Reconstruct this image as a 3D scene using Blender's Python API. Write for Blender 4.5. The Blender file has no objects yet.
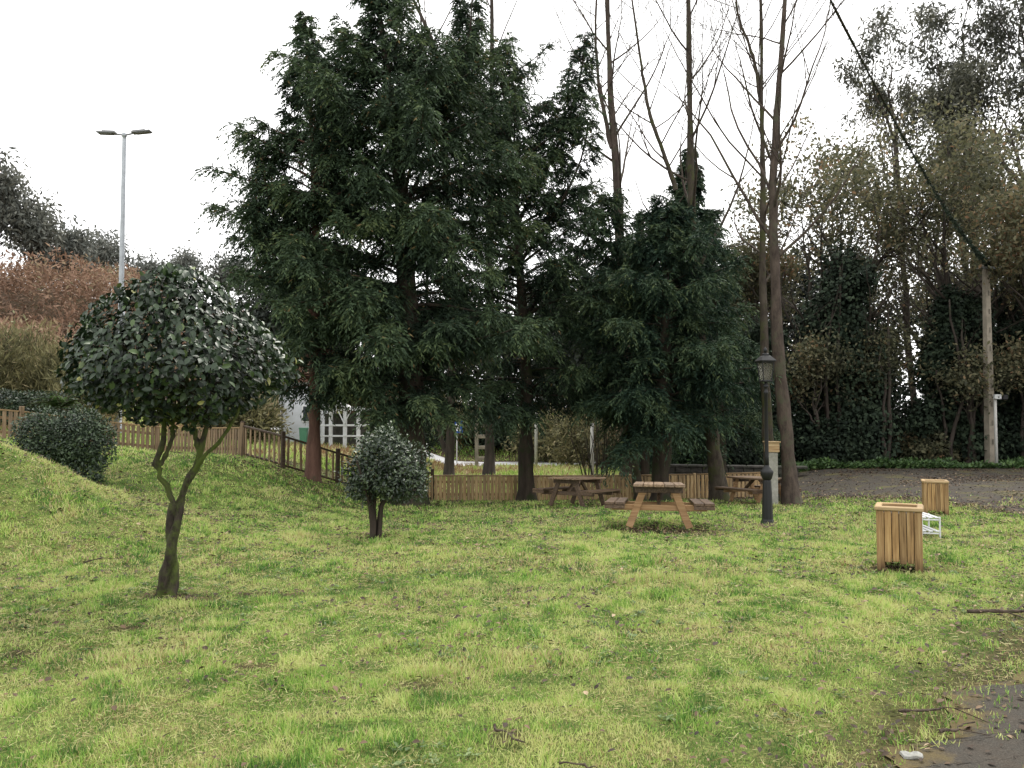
import bpy, math, random
import numpy as np
from mathutils import Vector, Matrix

PI = math.pi
SC = bpy.context.scene
COL = SC.collection
RNG = np.random.default_rng(7)
random.seed(7)

# ------------------------------------------------------------------ noise
_LAT = np.random.default_rng(3).random((256, 256))
_LAT3 = np.random.default_rng(4).random((64, 64, 64))

def vnoise(x, y, s=1.0, seed=0):
    x = np.asarray(x, float) / s + seed * 17.31 + 1000.0
    y = np.asarray(y, float) / s + seed * 9.77 + 1000.0
    xi = np.floor(x).astype(int); yi = np.floor(y).astype(int)
    fx = x - xi; fy = y - yi
    fx = fx * fx * (3 - 2 * fx); fy = fy * fy * (3 - 2 * fy)
    a = _LAT[xi % 256, yi % 256]; b = _LAT[(xi + 1) % 256, yi % 256]
    c = _LAT[xi % 256, (yi + 1) % 256]; d = _LAT[(xi + 1) % 256, (yi + 1) % 256]
    return (a * (1 - fx) + b * fx) * (1 - fy) + (c * (1 - fx) + d * fx) * fy

def vnoise3(P, s=1.0, seed=0):
    Q = np.asarray(P, float) / s + seed * 7.13 + 500.0
    I = np.floor(Q).astype(int); F = Q - I
    F = F * F * (3 - 2 * F)
    out = 0
    for dx in (0, 1):
        for dy in (0, 1):
            for dz in (0, 1):
                w = (F[:, 0] if dx else 1 - F[:, 0]) * (F[:, 1] if dy else 1 - F[:, 1]) * (F[:, 2] if dz else 1 - F[:, 2])
                out = out + w * _LAT3[(I[:, 0] + dx) % 64, (I[:, 1] + dy) % 64, (I[:, 2] + dz) % 64]
    return out

def ss(t):
    t = np.clip(t, 0, 1)
    return t * t * (3 - 2 * t)

# ------------------------------------------------------------------ terrain
def H(X, Y):
    X = np.asarray(X, float); Y = np.asarray(Y, float)
    s = np.clip((Y - 9) / 16, 0, 1) ** 1.3
    r = 1 - 0.65 * ss((X - 6.5) / 6)
    z = -1.0 * s * r
    z = z + (1.25 * ss((-X - 2.6) / 5) + 0.08 * np.clip(-X - 8, 0, 30)) * ss((Y - 10.5) / 8.5)
    z = z + 1.55 * np.exp(-((X + 8) / 2.6) ** 2 - ((Y - 10.6) / 2.0) ** 2)
    z = z + 9.5 * ss((Y - 30) / 38) * ss((-X - 8) / 30)
    z = z + 3.4 * ss((Y - 47) / 12) * ss((14 - X) / 8) * ss((X + 24) / 10)
    z = z + 0.09 * (vnoise(X, Y, 2.6, 1) - .5) * ss((9.0 - X) / 3) + 0.05 * (vnoise(X, Y, 0.9, 2) - .5) * ss((6.0 - X) / 3)
    return z

def h1(x, y): return float(H(x, y))

CAM_Z = 1.6
PITCH = math.atan(33 / 800)
def spot(px, Y):
    """ground point seen along the column px of the camera, Y metres away"""
    x = (px - 512) / 800 * Y
    return x, Y, h1(x, Y)

def P3(px, py, Y):
    cp, sp = math.cos(PITCH), math.sin(PITCH)
    v = (384 - py) / 800
    fy = cp - v * sp; fz = sp + v * cp
    k = Y / fy
    return np.array([(px - 512) / 800 * k, Y, CAM_Z + fz * k])

# ------------------------------------------------------------------ object helpers
def link(o, parent=None):
    COL.objects.link(o)
    if parent is not None: o.parent = parent
    return o

def tag(o, label=None, cat=None, group=None, kind=None):
    if label: o['label'] = label
    if cat: o['category'] = cat
    if group: o['group'] = group
    if kind: o['kind'] = kind
    return o

def thing(name, label, cat, loc=(0, 0, 0), rz=0, group=None):
    o = bpy.data.objects.new(name, None)
    o.empty_display_size = .2
    o.location = loc; o.rotation_euler = (0, 0, rz)
    link(o)
    return tag(o, label, cat, group)

def mesh_np(name, V, Fs, mat, parent=None, tone=None, smooth=False):
    V = np.ascontiguousarray(V, np.float32)
    if not isinstance(Fs, (list, tuple)): Fs = [Fs]
    Fs = [np.asarray(f, np.int32) for f in Fs if len(f)]
    me = bpy.data.meshes.new(name)
    nl = sum(f.size for f in Fs); nf = sum(len(f) for f in Fs)
    me.vertices.add(len(V)); me.vertices.foreach_set('co', V.ravel())
    me.loops.add(nl); me.loops.foreach_set('vertex_index', np.concatenate([f.ravel() for f in Fs]))
    me.polygons.add(nf)
    tot = np.concatenate([np.full(len(f), f.shape[1], np.int32) for f in Fs])
    st = np.concatenate([[0], np.cumsum(tot)[:-1]]).astype(np.int32)
    me.polygons.foreach_set('loop_start', st)
    try: me.polygons.foreach_set('loop_total', tot)
    except Exception: pass
    me.update(calc_edges=True)
    if tone is not None:
        a = me.attributes.new('tone', 'FLOAT', 'POINT')
        a.data.foreach_set('value', np.ascontiguousarray(tone, np.float32))
    if smooth:
        me.polygons.foreach_set('use_smooth', np.ones(nf, bool))
    me.materials.append(mat)
    return link(bpy.data.objects.new(name, me), parent)

def norm(a): return a / np.maximum(np.linalg.norm(a, axis=-1, keepdims=True), 1e-9)

# leaf templates: columns = across, along, out-of-plane
T_DIAMOND = (np.array([[0, 0, 0], [-.5, .45, .06], [0, 1, 0], [.5, .45, .06]]), [np.array([[0, 3, 2, 1]])])
T_BLADE = (np.array([[-.5, 0, 0], [.5, 0, 0], [0, 1, 0]]), [np.array([[0, 1, 2]])])
T_BEND = (np.array([[-.5, 0, 0], [.5, 0, 0], [.38, .55, .10], [-.38, .55, .10], [0, 1, .34]]), [np.array([[0, 1, 2, 3]]), np.array([[3, 2, 4]])])
T_LEAF = (np.array([[0, 0, 0], [0, .5, .0], [0, 1, -.12], [-.42, .28, .09], [-.44, .62, .06], [.42, .28, .09], [.44, .62, .06]]),
          [np.array([[0, 1, 4, 3], [0, 5, 6, 1]]), np.array([[1, 2, 4], [1, 6, 2]])])

def leaves(P, D, N, L, W, T):
    """instances of a leaf template; returns V, [F], count of verts per leaf"""
    n = len(P); tv, tf = T; m = len(tv)
    D = norm(D); S = norm(np.cross(D, N)); U = np.cross(S, D)
    L = np.broadcast_to(L, (n,)); W = np.broadcast_to(W, (n,))
    V = (P[:, None] + D[:, None] * (L[:, None] * tv[None, :, 1])[..., None]
         + S[:, None] * (W[:, None] * tv[None, :, 0])[..., None]
         + U[:, None] * (L[:, None] * tv[None, :, 2])[..., None])
    off = (np.arange(n) * m)[:, None, None]
    Fs = [(f[None] + off).reshape(-1, f.shape[1]) for f in tf]
    return V.reshape(-1, 3), Fs, m

def leaf_mesh(name, P, D, N, L, W, T, tone, mat, parent=None, smooth=False):
    V, Fs, m = leaves(P, D, N, L, W, T)
    return mesh_np(name, V, Fs, mat, parent, np.repeat(tone, m), smooth)

def rdir(n, rng=None):
    rng = rng or RNG
    return norm(rng.normal(size=(n, 3)))

class Tubes:
    def __init__(s): s.V = []; s.F = []; s.n = 0; s.T = []
    def add(s, pts, rad, sides=6, cap=True, lump=0.0, seed=0, tone=0.5):
        pts = np.asarray(pts, float); rad = np.broadcast_to(np.asarray(rad, float), (len(pts),))
        t = np.gradient(pts, axis=0); t = norm(t)
        ref = np.array([0, 0, 1.0]) if abs(t[:, 2]).mean() < .8 else np.array([1.0, 0, 0])
        a = norm(np.cross(t, ref)); b = np.cross(t, a)
        ang = np.arange(sides) / sides * 2 * PI
        R = rad[:, None] * np.ones(sides)[None]
        ring = pts[:, None] + (a[:, None] * np.cos(ang)[None, :, None] + b[:, None] * np.sin(ang)[None, :, None]) * R[..., None]
        V = ring.reshape(-1, 3)
        if lump > 0:
            k = vnoise3(V, max(rad.max() * 1.2, .02), seed) - .5
            V = V + (V - np.repeat(pts, sides, 0)) * (k * lump * 2)[:, None]
        n = len(pts)
        i = np.arange(n - 1)[:, None] * sides; j = np.arange(sides)[None]
        jn = (j + 1) % sides
        F = np.stack([i + j, i + jn, i + sides + jn, i + sides + j], -1).reshape(-1, 4)
        if cap:
            for base, c in ((0, pts[0]), ((n - 1) * sides, pts[-1])):
                ci = len(V); V = np.vstack([V, c])
                jj = np.arange(sides); jjn = (jj + 1) % sides
                f = np.stack([base + jj, base + jjn, np.full(sides, ci), np.full(sides, ci)], -1)
                s.capF = True
                F = np.vstack([F, f])
        s.V.append(V); s.F.append(F + s.n); s.n += len(V); s.T.append(np.full(len(V), tone))
    def build(s, name, mat, parent=None, smooth=True):
        V = np.vstack(s.V); F = np.vstack(s.F)
        tri = F[:, 2] == F[:, 3]
        return mesh_np(name, V, [F[~tri], F[tri][:, :3]], mat, parent, np.concatenate(s.T), smooth)

class MB:
    """plain boxes / bars / lathes collected into one mesh"""
    def __init__(s): s.v = []; s.f = []
    def _add(s, vs, fs):
        o = len(s.v); s.v += [tuple(v) for v in vs]; s.f += [tuple(i + o for i in f) for f in fs]
    def box(s, c, d, rot=None, bev=0.0):
        cen = Vector(c); x, y, z = d[0] / 2, d[1] / 2, d[2] / 2
        b = min(bev, x * .45, y * .45, z * .45)
        M = rot or Matrix.Identity(3)
        if b <= 0:
            vs = [(sx * x, sy * y, sz * z) for sz in (-1, 1) for sy in (-1, 1) for sx in (-1, 1)]
            fs = [(0, 2, 3, 1), (4, 5, 7, 6), (0, 1, 5, 4), (2, 6, 7, 3), (0, 4, 6, 2), (1, 3, 7, 5)]
        else:
            vs = []; idx = {}
            for sx in (-1, 1):
                for sy in (-1, 1):
                    for sz in (-1, 1):
                        for a in range(3):
                            p = [sx * (x - b), sy * (y - b), sz * (z - b)]
                            p[a] = (sx * x, sy * y, sz * z)[a]
                            idx[(sx, sy, sz, a)] = len(vs); vs.append(p)
            fs = []
            S = (-1, 1)
            for sg in S:
                fs.append([idx[(sg, a, c, 0)] for a, c in ((-1, -1), (1, -1), (1, 1), (-1, 1))])
                fs.append([idx[(a, sg, c, 1)] for a, c in ((-1, -1), (1, -1), (1, 1), (-1, 1))])
                fs.append([idx[(a, c, sg, 2)] for a, c in ((-1, -1), (1, -1), (1, 1), (-1, 1))])
            for a in S:
                for c in S:
                    fs.append([idx[(a, c, -1, 0)], idx[(a, c, 1, 0)], idx[(a, c, 1, 1)], idx[(a, c, -1, 1)]])
                    fs.append([idx[(a, -1, c, 0)], idx[(a, 1, c, 0)], idx[(a, 1, c, 2)], idx[(a, -1, c, 2)]])
                    fs.append([idx[(-1, a, c, 1)], idx[(1, a, c, 1)], idx[(1, a, c, 2)], idx[(-1, a, c, 2)]])
                    for e in S:
                        fs.append([idx[(a, c, e, 0)], idx[(a, c, e, 1)], idx[(a, c, e, 2)]])
        s._add([M @ Vector(v) + cen for v in vs], fs)
    def bar(s, p0, p1, w, t, up=(0, 0, 1), bev=.004):
        p0 = Vector(p0); p1 = Vector(p1); d = (p1 - p0); L = d.length; d.normalize()
        u = Vector(up)
        if abs(d.dot(u)) > .98: u = Vector((0, 1, 0))
        x = d.cross(u).normalized(); z = x.cross(d).normalized()
        M = Matrix((x, d, z)).transposed()
        s.box((p0 + p1) / 2, (w, L, t), M, bev)
    def lathe(s, prof, c=(0, 0, 0), n=12, rot0=0.0, square=False):
        vs = []; fs = []
        for r, z in prof:
            for k in range(n):
                a = rot0 + k / n * 2 * PI
                vs.append((c[0] + r * math.cos(a), c[1] + r * math.sin(a), c[2] + z))
        m = len(prof)
        for i in range(m - 1):
            for k in range(n):
                fs.append((i * n + k, i * n + (k + 1) % n, (i + 1) * n + (k + 1) % n, (i + 1) * n + k))
        fs.append(tuple(range(n - 1, -1, -1))); fs.append(tuple((m - 1) * n + k for k in range(n)))
        s._add(vs, fs)
    def build(s, name, mat, parent=None, smooth=False):
        me = bpy.data.meshes.new(name); me.from_pydata(s.v, [], s.f)
        import bmesh
        bm = bmesh.new(); bm.from_mesh(me); bmesh.ops.recalc_face_normals(bm, faces=bm.faces); bm.to_mesh(me); bm.free()
        if smooth: me.polygons.foreach_set('use_smooth', np.ones(len(me.polygons), bool))
        me.materials.append(mat)
        return link(bpy.data.objects.new(name, me), parent)

def copy_tree(o, parent=None):
    c = o.copy(); COL.objects.link(c); c.parent = parent
    for ch in [x for x in SC.objects if x.parent == o]: copy_tree(ch, c)
    return c

# ------------------------------------------------------------------ materials
def new_mat(name):
    m = bpy.data.materials.new(name); m.use_nodes = True
    nt = m.node_tree; nt.nodes.clear()
    out = nt.nodes.new('ShaderNodeOutputMaterial')
    b = nt.nodes.new('ShaderNodeBsdfPrincipled')
    nt.links.new(b.outputs[0], out.inputs[0])
    return m, nt, b, out

def ramp(nt, fac, stops):
    r = nt.nodes.new('ShaderNodeValToRGB')
    e = r.color_ramp.elements
    while len(e) < len(stops): e.new(.5)
    for k, (p, c) in enumerate(stops):
        e[k].position = p; e[k].color = (*c, 1)
    nt.links.new(fac, r.inputs[0])
    return r

def noise(nt, scale, detail=4, rough=.6, coord=None, sc=None):
    n = nt.nodes.new('ShaderNodeTexNoise')
    n.inputs['Scale'].default_value = scale; n.inputs['Detail'].default_value = detail; n.inputs['Roughness'].default_value = rough
    if coord is not None:
        if sc is not None:
            mp = nt.nodes.new('ShaderNodeMapping'); mp.inputs['Scale'].default_value = sc
            nt.links.new(coord, mp.inputs[0]); nt.links.new(mp.outputs[0], n.inputs['Vector'])
        else:
            nt.links.new(coord, n.inputs['Vector'])
    return n

def mixc(nt, fac, a, b, mode='MIX'):
    m = nt.nodes.new('ShaderNodeMix'); m.data_type = 'RGBA'; m.blend_type = mode
    for v, i in ((fac, 0), (a, 6), (b, 7)):
        if isinstance(v, (int, float)): m.inputs[i].default_value = v
        elif isinstance(v, tuple): m.inputs[i].default_value = (*v, 1)
        else: nt.links.new(v, m.inputs[i])
    return m.outputs[2]

def math_n(nt, op, a, b=None, clamp=False):
    m = nt.nodes.new('ShaderNodeMath'); m.operation = op; m.use_clamp = clamp
    for v, i in ((a, 0), (b, 1)):
        if v is None: continue
        if isinstance(v, (int, float)): m.inputs[i].default_value = v
        else: nt.links.new(v, m.inputs[i])
    return m.outputs[0]

def bump(nt, b, h, strength=.4, dist=.02):
    n = nt.nodes.new('ShaderNodeBump'); n.inputs['Strength'].default_value = strength; n.inputs['Distance'].default_value = dist
    nt.links.new(h, n.inputs['Height']); nt.links.new(n.outputs[0], b.inputs['Normal'])

def leaf_mat(name, stops, rough=.55, trans=.25, spec=.4):
    m, nt, b, out = new_mat(name)
    at = nt.nodes.new('ShaderNodeAttribute'); at.attribute_name = 'tone'
    r = ramp(nt, at.outputs['Fac'], stops)
    nt.links.new(r.outputs[0], b.inputs['Base Color'])
    b.inputs['Roughness'].default_value = rough
    b.inputs['Specular IOR Level'].default_value = spec
    if trans > 0:
        t = nt.nodes.new('ShaderNodeBsdfTranslucent'); nt.links.new(r.outputs[0], t.inputs[0])
        mx = nt.nodes.new('ShaderNodeMixShader'); mx.inputs[0].default_value = trans
        nt.links.new(b.outputs[0], mx.inputs[1]); nt.links.new(t.outputs[0], mx.inputs[2])
        nt.links.new(mx.outputs[0], out.inputs[0])
    return m

def bark_mat(name, c0, c1, moss=None, moss_amt=.5, scale=6, sc=(1, 1, .18), bstr=.7):
    m, nt, b, out = new_mat(name)
    tc = nt.nodes.new('ShaderNodeTexCoord'); co = tc.outputs['Object']
    n = noise(nt, scale, 6, .7, co, sc)
    r = ramp(nt, n.outputs[0], [(.3, c0), (.7, c1)])
    col = r.outputs[0]
    if moss:
        n2 = noise(nt, 2.2, 5, .7, co)
        f = ramp(nt, n2.outputs[0], [(.62 - moss_amt * .3, (0, 0, 0)), (.72 - moss_amt * .25, (1, 1, 1))])
        col = mixc(nt, f.outputs[0], col, moss)
    nt.links.new(col, b.inputs['Base Color'])
    b.inputs['Roughness'].default_value = .9; b.inputs['Specular IOR Level'].default_value = .2
    bump(nt, b, n.outputs[0], bstr, .03)
    return m

def wood_mat(name, c0, c1, dark, grain='z', wet=.0, rough=.75, zdark=None):
    m, nt, b, out = new_mat(name)
    tc = nt.nodes.new('ShaderNodeTexCoord'); co = tc.outputs['Object']
    geo = nt.nodes.new('ShaderNodeNewGeometry')
    oi = nt.nodes.new('ShaderNodeObjectInfo')
    add = nt.nodes.new('ShaderNodeVectorMath'); add.operation = 'ADD'
    cmb = nt.nodes.new('ShaderNodeCombineXYZ')
    k = math_n(nt, 'MULTIPLY', geo.outputs['Random Per Island'], 37.0)
    k2 = math_n(nt, 'MULTIPLY', oi.outputs['Random'], 19.0)
    k3 = math_n(nt, 'ADD', k, k2)
    for i in range(3): nt.links.new(k3, cmb.inputs[i])
    nt.links.new(co, add.inputs[0]); nt.links.new(cmb.outputs[0], add.inputs[1])
    s = {'x': (1.2, 22, 22), 'y': (22, 1.2, 22), 'z': (22, 22, 1.2)}[grain]
    n = noise(nt, 1.6, 5, .65, add.outputs[0], s)
    n2 = noise(nt, 1.0, 4, .65, add.outputs[0], tuple(v * .4 + .9 for v in s))
    r = ramp(nt, n.outputs[0], [(.28, dark), (.45, c0), (.7, c1)])
    tint = ramp(nt, geo.outputs['Random Per Island'], [(0, (.72, .73, .75)), (.5, (.95, .94, .92)), (1, (1.1, 1.06, .98))])
    col = mixc(nt, 1.0, r.outputs[0], tint.outputs[0], 'MULTIPLY')
    st = ramp(nt, n2.outputs[0], [(.4, (0, 0, 0)), (.75, (1, 1, 1))])
    col = mixc(nt, math_n(nt, 'MULTIPLY', st.outputs[0], .5), col, dark)
    if zdark:
        sp = nt.nodes.new('ShaderNodeSeparateXYZ'); nt.links.new(co, sp.inputs[0])
        zz = math_n(nt, 'ADD', sp.outputs[2], math_n(nt, 'MULTIPLY', math_n(nt, 'SUBTRACT', n.outputs[0], .5), zdark * 1.6))
        f = ramp(nt, math_n(nt, 'DIVIDE', zz, zdark, True), [(0, (1, 1, 1)), (1, (0, 0, 0))])
        col = mixc(nt, math_n(nt, 'MULTIPLY', f.outputs[0], .75), col, tuple(v * .35 for v in dark))
    nt.links.new(col, b.inputs['Base Color'])
    b.inputs['Roughness'].default_value = rough; b.inputs['Specular IOR Level'].default_value = .3
    bump(nt, b, n.outputs[0], .5, .006)
    return m

def plain_mat(name, c, rough=.5, metal=0.0, var=.25, scale=9, dirt=None, bstr=.1):
    m, nt, b, out = new_mat(name)
    tc = nt.nodes.new('ShaderNodeTexCoord')
    n = noise(nt, scale, 5, .65, tc.outputs['Object'])
    c0 = tuple(v * (1 - var) for v in c); c1 = tuple(min(1, v * (1 + var)) for v in c)
    r = ramp(nt, n.outputs[0], [(.3, c0), (.7, c1)])
    col = r.outputs[0]
    if dirt:
        n2 = noise(nt, scale * .35, 5, .7, tc.outputs['Object'])
        f = ramp(nt, n2.outputs[0], [(.45, (0, 0, 0)), (.7, (1, 1, 1))])
        col = mixc(nt, math_n(nt, 'MULTIPLY', f.outputs[0], .7), col, dirt)
    nt.links.new(col, b.inputs['Base Color'])
    b.inputs['Roughness'].default_value = rough; b.inputs['Metallic'].default_value = metal
    bump(nt, b, n.outputs[0], bstr, .01)
    return m

M = {}
M['grass'] = leaf_mat('grass_blades', [(0, (.05, .13, .025)), (.25, (.155, .31, .05)), (.5, (.32, .475, .095)), (.75, (.52, .58, .20)), (.88, (.56, .49, .26)), (1, (.28, .17, .09))], .55, .3, .35)
M['weed'] = leaf_mat('weed_leaves', [(0, (.03, .055, .018)), (.6, (.09, .15, .045)), (1, (.2, .26, .11))], .6, .2, .3)
M['litter'] = leaf_mat('leaf_litter', [(0, (.018, .012, .008)), (.5, (.055, .035, .021)), (.85, (.15, .095, .055)), (1, (.36, .27, .17))], .7, .1, .3)
M['camellia'] = leaf_mat('camellia_leaves', [(0, (.003, .006, .003)), (.4, (.010, .021, .009)), (.85, (.026, .050, .019)), (.97, (.075, .12, .035)), (1, (.3, .3, .1))], .4, .06, .42)
M['shrub'] = leaf_mat('shrub_leaves', [(0, (.006, .012, .006)), (.5, (.02, .038, .018)), (1, (.09, .125, .06))], .36, .1, .55)
M['hedge'] = leaf_mat('hedge_leaves', [(0, (.007, .015, .008)), (.5, (.024, .043, .021)), (1, (.065, .10, .045))], .45, .1, .45)
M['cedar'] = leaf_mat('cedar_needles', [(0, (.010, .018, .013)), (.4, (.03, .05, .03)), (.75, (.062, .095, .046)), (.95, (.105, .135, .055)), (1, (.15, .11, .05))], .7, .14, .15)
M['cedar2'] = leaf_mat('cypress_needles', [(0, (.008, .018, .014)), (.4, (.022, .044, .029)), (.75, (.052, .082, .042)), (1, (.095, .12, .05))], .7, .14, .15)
M['oak'] = leaf_mat('oak_leaves', [(0, (.04, .042, .026)), (.35, (.095, .1, .055)), (.65, (.155, .148, .08)), (.85, (.21, .165, .09)), (1, (.25, .145, .08))], .65, .4, .3)
M['ivy'] = leaf_mat('ivy_leaves', [(0, (.008, .013, .009)), (.5, (.022, .035, .021)), (1, (.05, .07, .04))], .75, .1, .15)
M['euc'] = leaf_mat('eucalyptus_leaves', [(0, (.035, .038, .028)), (.5, (.08, .084, .058)), (1, (.14, .135, .095))], .55, .2, .35)
M['euc_mid'] = leaf_mat('hazed_hill_eucalyptus_leaves', [(0, (.075, .082, .072)), (.5, (.125, .13, .108)), (1, (.2, .2, .165))], .65, .2, .25)  # pale grey tones put distance haze into the leaf colour
M['euc_far'] = leaf_mat('hazed_far_eucalyptus_leaves', [(0, (.08, .09, .085)), (.5, (.13, .14, .12)), (1, (.2, .2, .175))], .7, .2, .2)  # haze over the farther trees painted in as lighter grey-green
M['bracken'] = leaf_mat('bracken_fronds', [(0, (.085, .06, .045)), (.35, (.17, .105, .07)), (.65, (.25, .15, .10)), (.85, (.25, .19, .115)), (1, (.2, .2, .11))], .8, .2, .2)
M['scrub'] = leaf_mat('scrub_leaves', [(0, (.045, .045, .025)), (.4, (.13, .125, .06)), (.8, (.23, .21, .10)), (1, (.3, .25, .14))], .8, .2, .2)
M['greenery'] = leaf_mat('verge_leaves', [(0, (.015, .035, .012)), (.5, (.05, .1, .03)), (1, (.12, .2, .06))], .5, .2, .4)
M['deadwood'] = leaf_mat('wood_mass', [(0, (.009, .012, .010)), (.5, (.022, .03, .021)), (1, (.06, .062, .036))], .6, .15, .3)
M['bark_cedar'] = bark_mat('cedar_bark', (.045, .026, .02), (.14, .075, .05), (.035, .045, .02), .25)
M['bark_red'] = bark_mat('red_cedar_bark', (.055, .03, .022), (.16, .088, .065), (.06, .06, .035), .15)
M['bark_dark'] = bark_mat('dark_bark', (.018, .014, .011), (.065, .05, .038), (.03, .04, .016), .4)
M['bark_poplar'] = bark_mat('poplar_bark', (.024, .018, .015), (.105, .08, .064), (.07, .07, .045), .35, 7, (1, 1, .35), 1.0)
M['bark_moss'] = bark_mat('mossy_bark', (.026, .02, .016), (.095, .078, .06), (.06, .064, .026), .45, 7, (1, 1, .35), 1.0)
M['bark_oak'] = bark_mat('oak_bark', (.022, .018, .015), (.075, .06, .05), (.04, .045, .025), .3)
M['bark_camellia'] = bark_mat('camellia_bark', (.010, .008, .006), (.07, .056, .044), (.075, .10, .022), .6, 22, (1, 1, .3), 1.0)
M['stick'] = bark_mat('stick_bark', (.02, .014, .011), (.12, .09, .068), (.1, .1, .05), .1, 20, (1, 1, 1))
M['wood_z'] = wood_mat('fence_wood', (.45, .31, .165), (.63, .48, .29), (.17, .11, .06), 'z')
M['wood_z_dark'] = wood_mat('weathered_fence_wood', (.21, .145, .09), (.36, .265, .175), (.08, .055, .036), 'z')
M['rail_dark'] = wood_mat('dark_rail_wood', (.055, .037, .026), (.11, .075, .05), (.025, .018, .013), 'x')
M['rail'] = wood_mat('rail_wood', (.25, .165, .085), (.40, .285, .16), (.1, .065, .036), 'x')
M['bin_wood'] = wood_mat('bin_wood', (.30, .185, .08), (.47, .325, .16), (.10, .055, .026), 'z', zdark=.16)
M['bin_rim'] = wood_mat('bin_rim_wood', (.35, .25, .135), (.50, .385, .23), (.2, .11, .05), 'x')
M['table_top'] = wood_mat('damp_tabletop_wood', (.19, .13, .085), (.34, .25, .17), (.05, .03, .02), 'y', rough=.5)
M['table_leg'] = wood_mat('table_frame_wood', (.33, .20, .10), (.47, .31, .175), (.19, .11, .055), 'x')
M['table_seat'] = wood_mat('damp_shaded_wood', (.085, .055, .035), (.17, .115, .078), (.035, .022, .016), 'y', rough=.5)  # damp wood, with shade under tops and trees in its dark tone
M['iron'] = plain_mat('black_cast_iron', (.004, .004, .0045), .6, 0, .3, 12)
M['galv'] = plain_mat('galvanised_steel', (.36, .38, .41), .5, .3, .15, 5)
M['head'] = plain_mat('grey_lamp_housing', (.16, .16, .165), .5, .1, .15, 5)
M['white_paint'] = plain_mat('white_paint', (.6, .61, .62), .5, 0, .08, 6, (.42, .42, .38))
M['white_wall'] = plain_mat('white_render', (.66, .68, .72), .85, 0, .07, 2, (.45, .46, .46))
M['concrete'] = plain_mat('pole_concrete', (.27, .235, .185), .9, 0, .25, 3, (.13, .12, .085), .3)
M['concrete_dark'] = plain_mat('shaded_concrete', (.13, .115, .09), .9, 0, .25, 3)
M['grey_pole'] = plain_mat('pale_grey_pole', (.5, .49, .46), .7, 0, .15, 4)
M['stone'] = plain_mat('pale_stone', (.55, .55, .53), .85, 0, .2, 14, (.3, .29, .25), .4)
M['pillar'] = plain_mat('pillar_stone', (.27, .26, .23), .9, 0, .25, 8, (.13, .13, .09), .5)
M['wall_stone'] = plain_mat('dark_stone', (.06, .055, .048), .9, 0, .5, 6, (.03, .04, .02), .6)
M['roof'] = plain_mat('roof_tile', (.2, .09, .06), .8, 0, .3, 5, (.08, .06, .05), .5)
M['glass_dark'] = plain_mat('window_glass', (.04, .05, .06), .08, 0, .2, 3)
M['sign_blue'] = plain_mat('sign_blue', (.02, .1, .42), .35, 0, .08, 6)
M['sign_white'] = plain_mat('sign_white', (.8, .8, .8), .4, 0, .05, 6)
M['sign_black'] = plain_mat('sign_black', (.012, .012, .013), .5, 0, .1, 6)
M['green_plastic'] = plain_mat('green_plastic', (.06, .2, .12), .4, 0, .1, 4)
M['tarmac_far'] = plain_mat('road_tarmac', (.36, .36, .37), .85, 0, .12, .8, (.26, .26, .26), .2)

def lantern_glass():
    m, nt, b, out = new_mat('lantern_glass')
    tc = nt.nodes.new('ShaderNodeTexCoord')
    n = noise(nt, 2.5, 3, .5, tc.outputs['Object'])
    r = ramp(nt, n.outputs[0], [(.3, (.16, .15, .12)), (.7, (.28, .26, .21))])
    nt.links.new(r.outputs[0], b.inputs['Base Color'])
    b.inputs['Roughness'].default_value = .15
    b.inputs['Transmission Weight'].default_value = .55
    b.inputs['Alpha'].default_value = .55
    return m
M['lantern_glass'] = lantern_glass()

def ground_mat():
    m, nt, b, out = new_mat('ground')
    tc = nt.nodes.new('ShaderNodeTexCoord'); co = tc.outputs['Object']
    at = nt.nodes.new('ShaderNodeAttribute'); at.attribute_name = 'tone'   # 1 lawn .. 0 woodland floor
    n1 = noise(nt, .7, 5, .6, co); n2 = noise(nt, 6, 6, .7, co); n3 = noise(nt, 45, 4, .7, co)
    g = ramp(nt, n2.outputs[0], [(.3, (.055, .09, .022)), (.5, (.14, .19, .048)), (.7, (.24, .25, .085))])
    y = ramp(nt, n1.outputs[0], [(.42, (0, 0, 0)), (.68, (1, 1, 1))])
    c = mixc(nt, math_n(nt, 'MULTIPLY', y.outputs[0], .35), g.outputs[0], (.2, .16, .06))
    dk = ramp(nt, n3.outputs[0], [(.35, (.35, .35, .35)), (.6, (1, 1, 1))])
    c = mixc(nt, 1.0, c, dk.outputs[0], 'MULTIPLY')
    w = ramp(nt, n2.outputs[0], [(.3, (.035, .026, .017)), (.6, (.09, .06, .035)), (.8, (.1, .1, .04))])
    w2 = mixc(nt, 1.0, w.outputs[0], dk.outputs[0], 'MULTIPLY')
    f = math_n(nt, 'ADD', at.outputs['Fac'], math_n(nt, 'MULTIPLY', math_n(nt, 'SUBTRACT', n1.outputs[0], .5), .5), True)
    c = mixc(nt, f, w2, c)
    nt.links.new(c, b.inputs['Base Color'])
    b.inputs['Roughness'].default_value = .95; b.inputs['Specular IOR Level'].default_value = .1
    bump(nt, b, n3.outputs[0], .8, .03)
    return m
M['ground'] = ground_mat()

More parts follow.
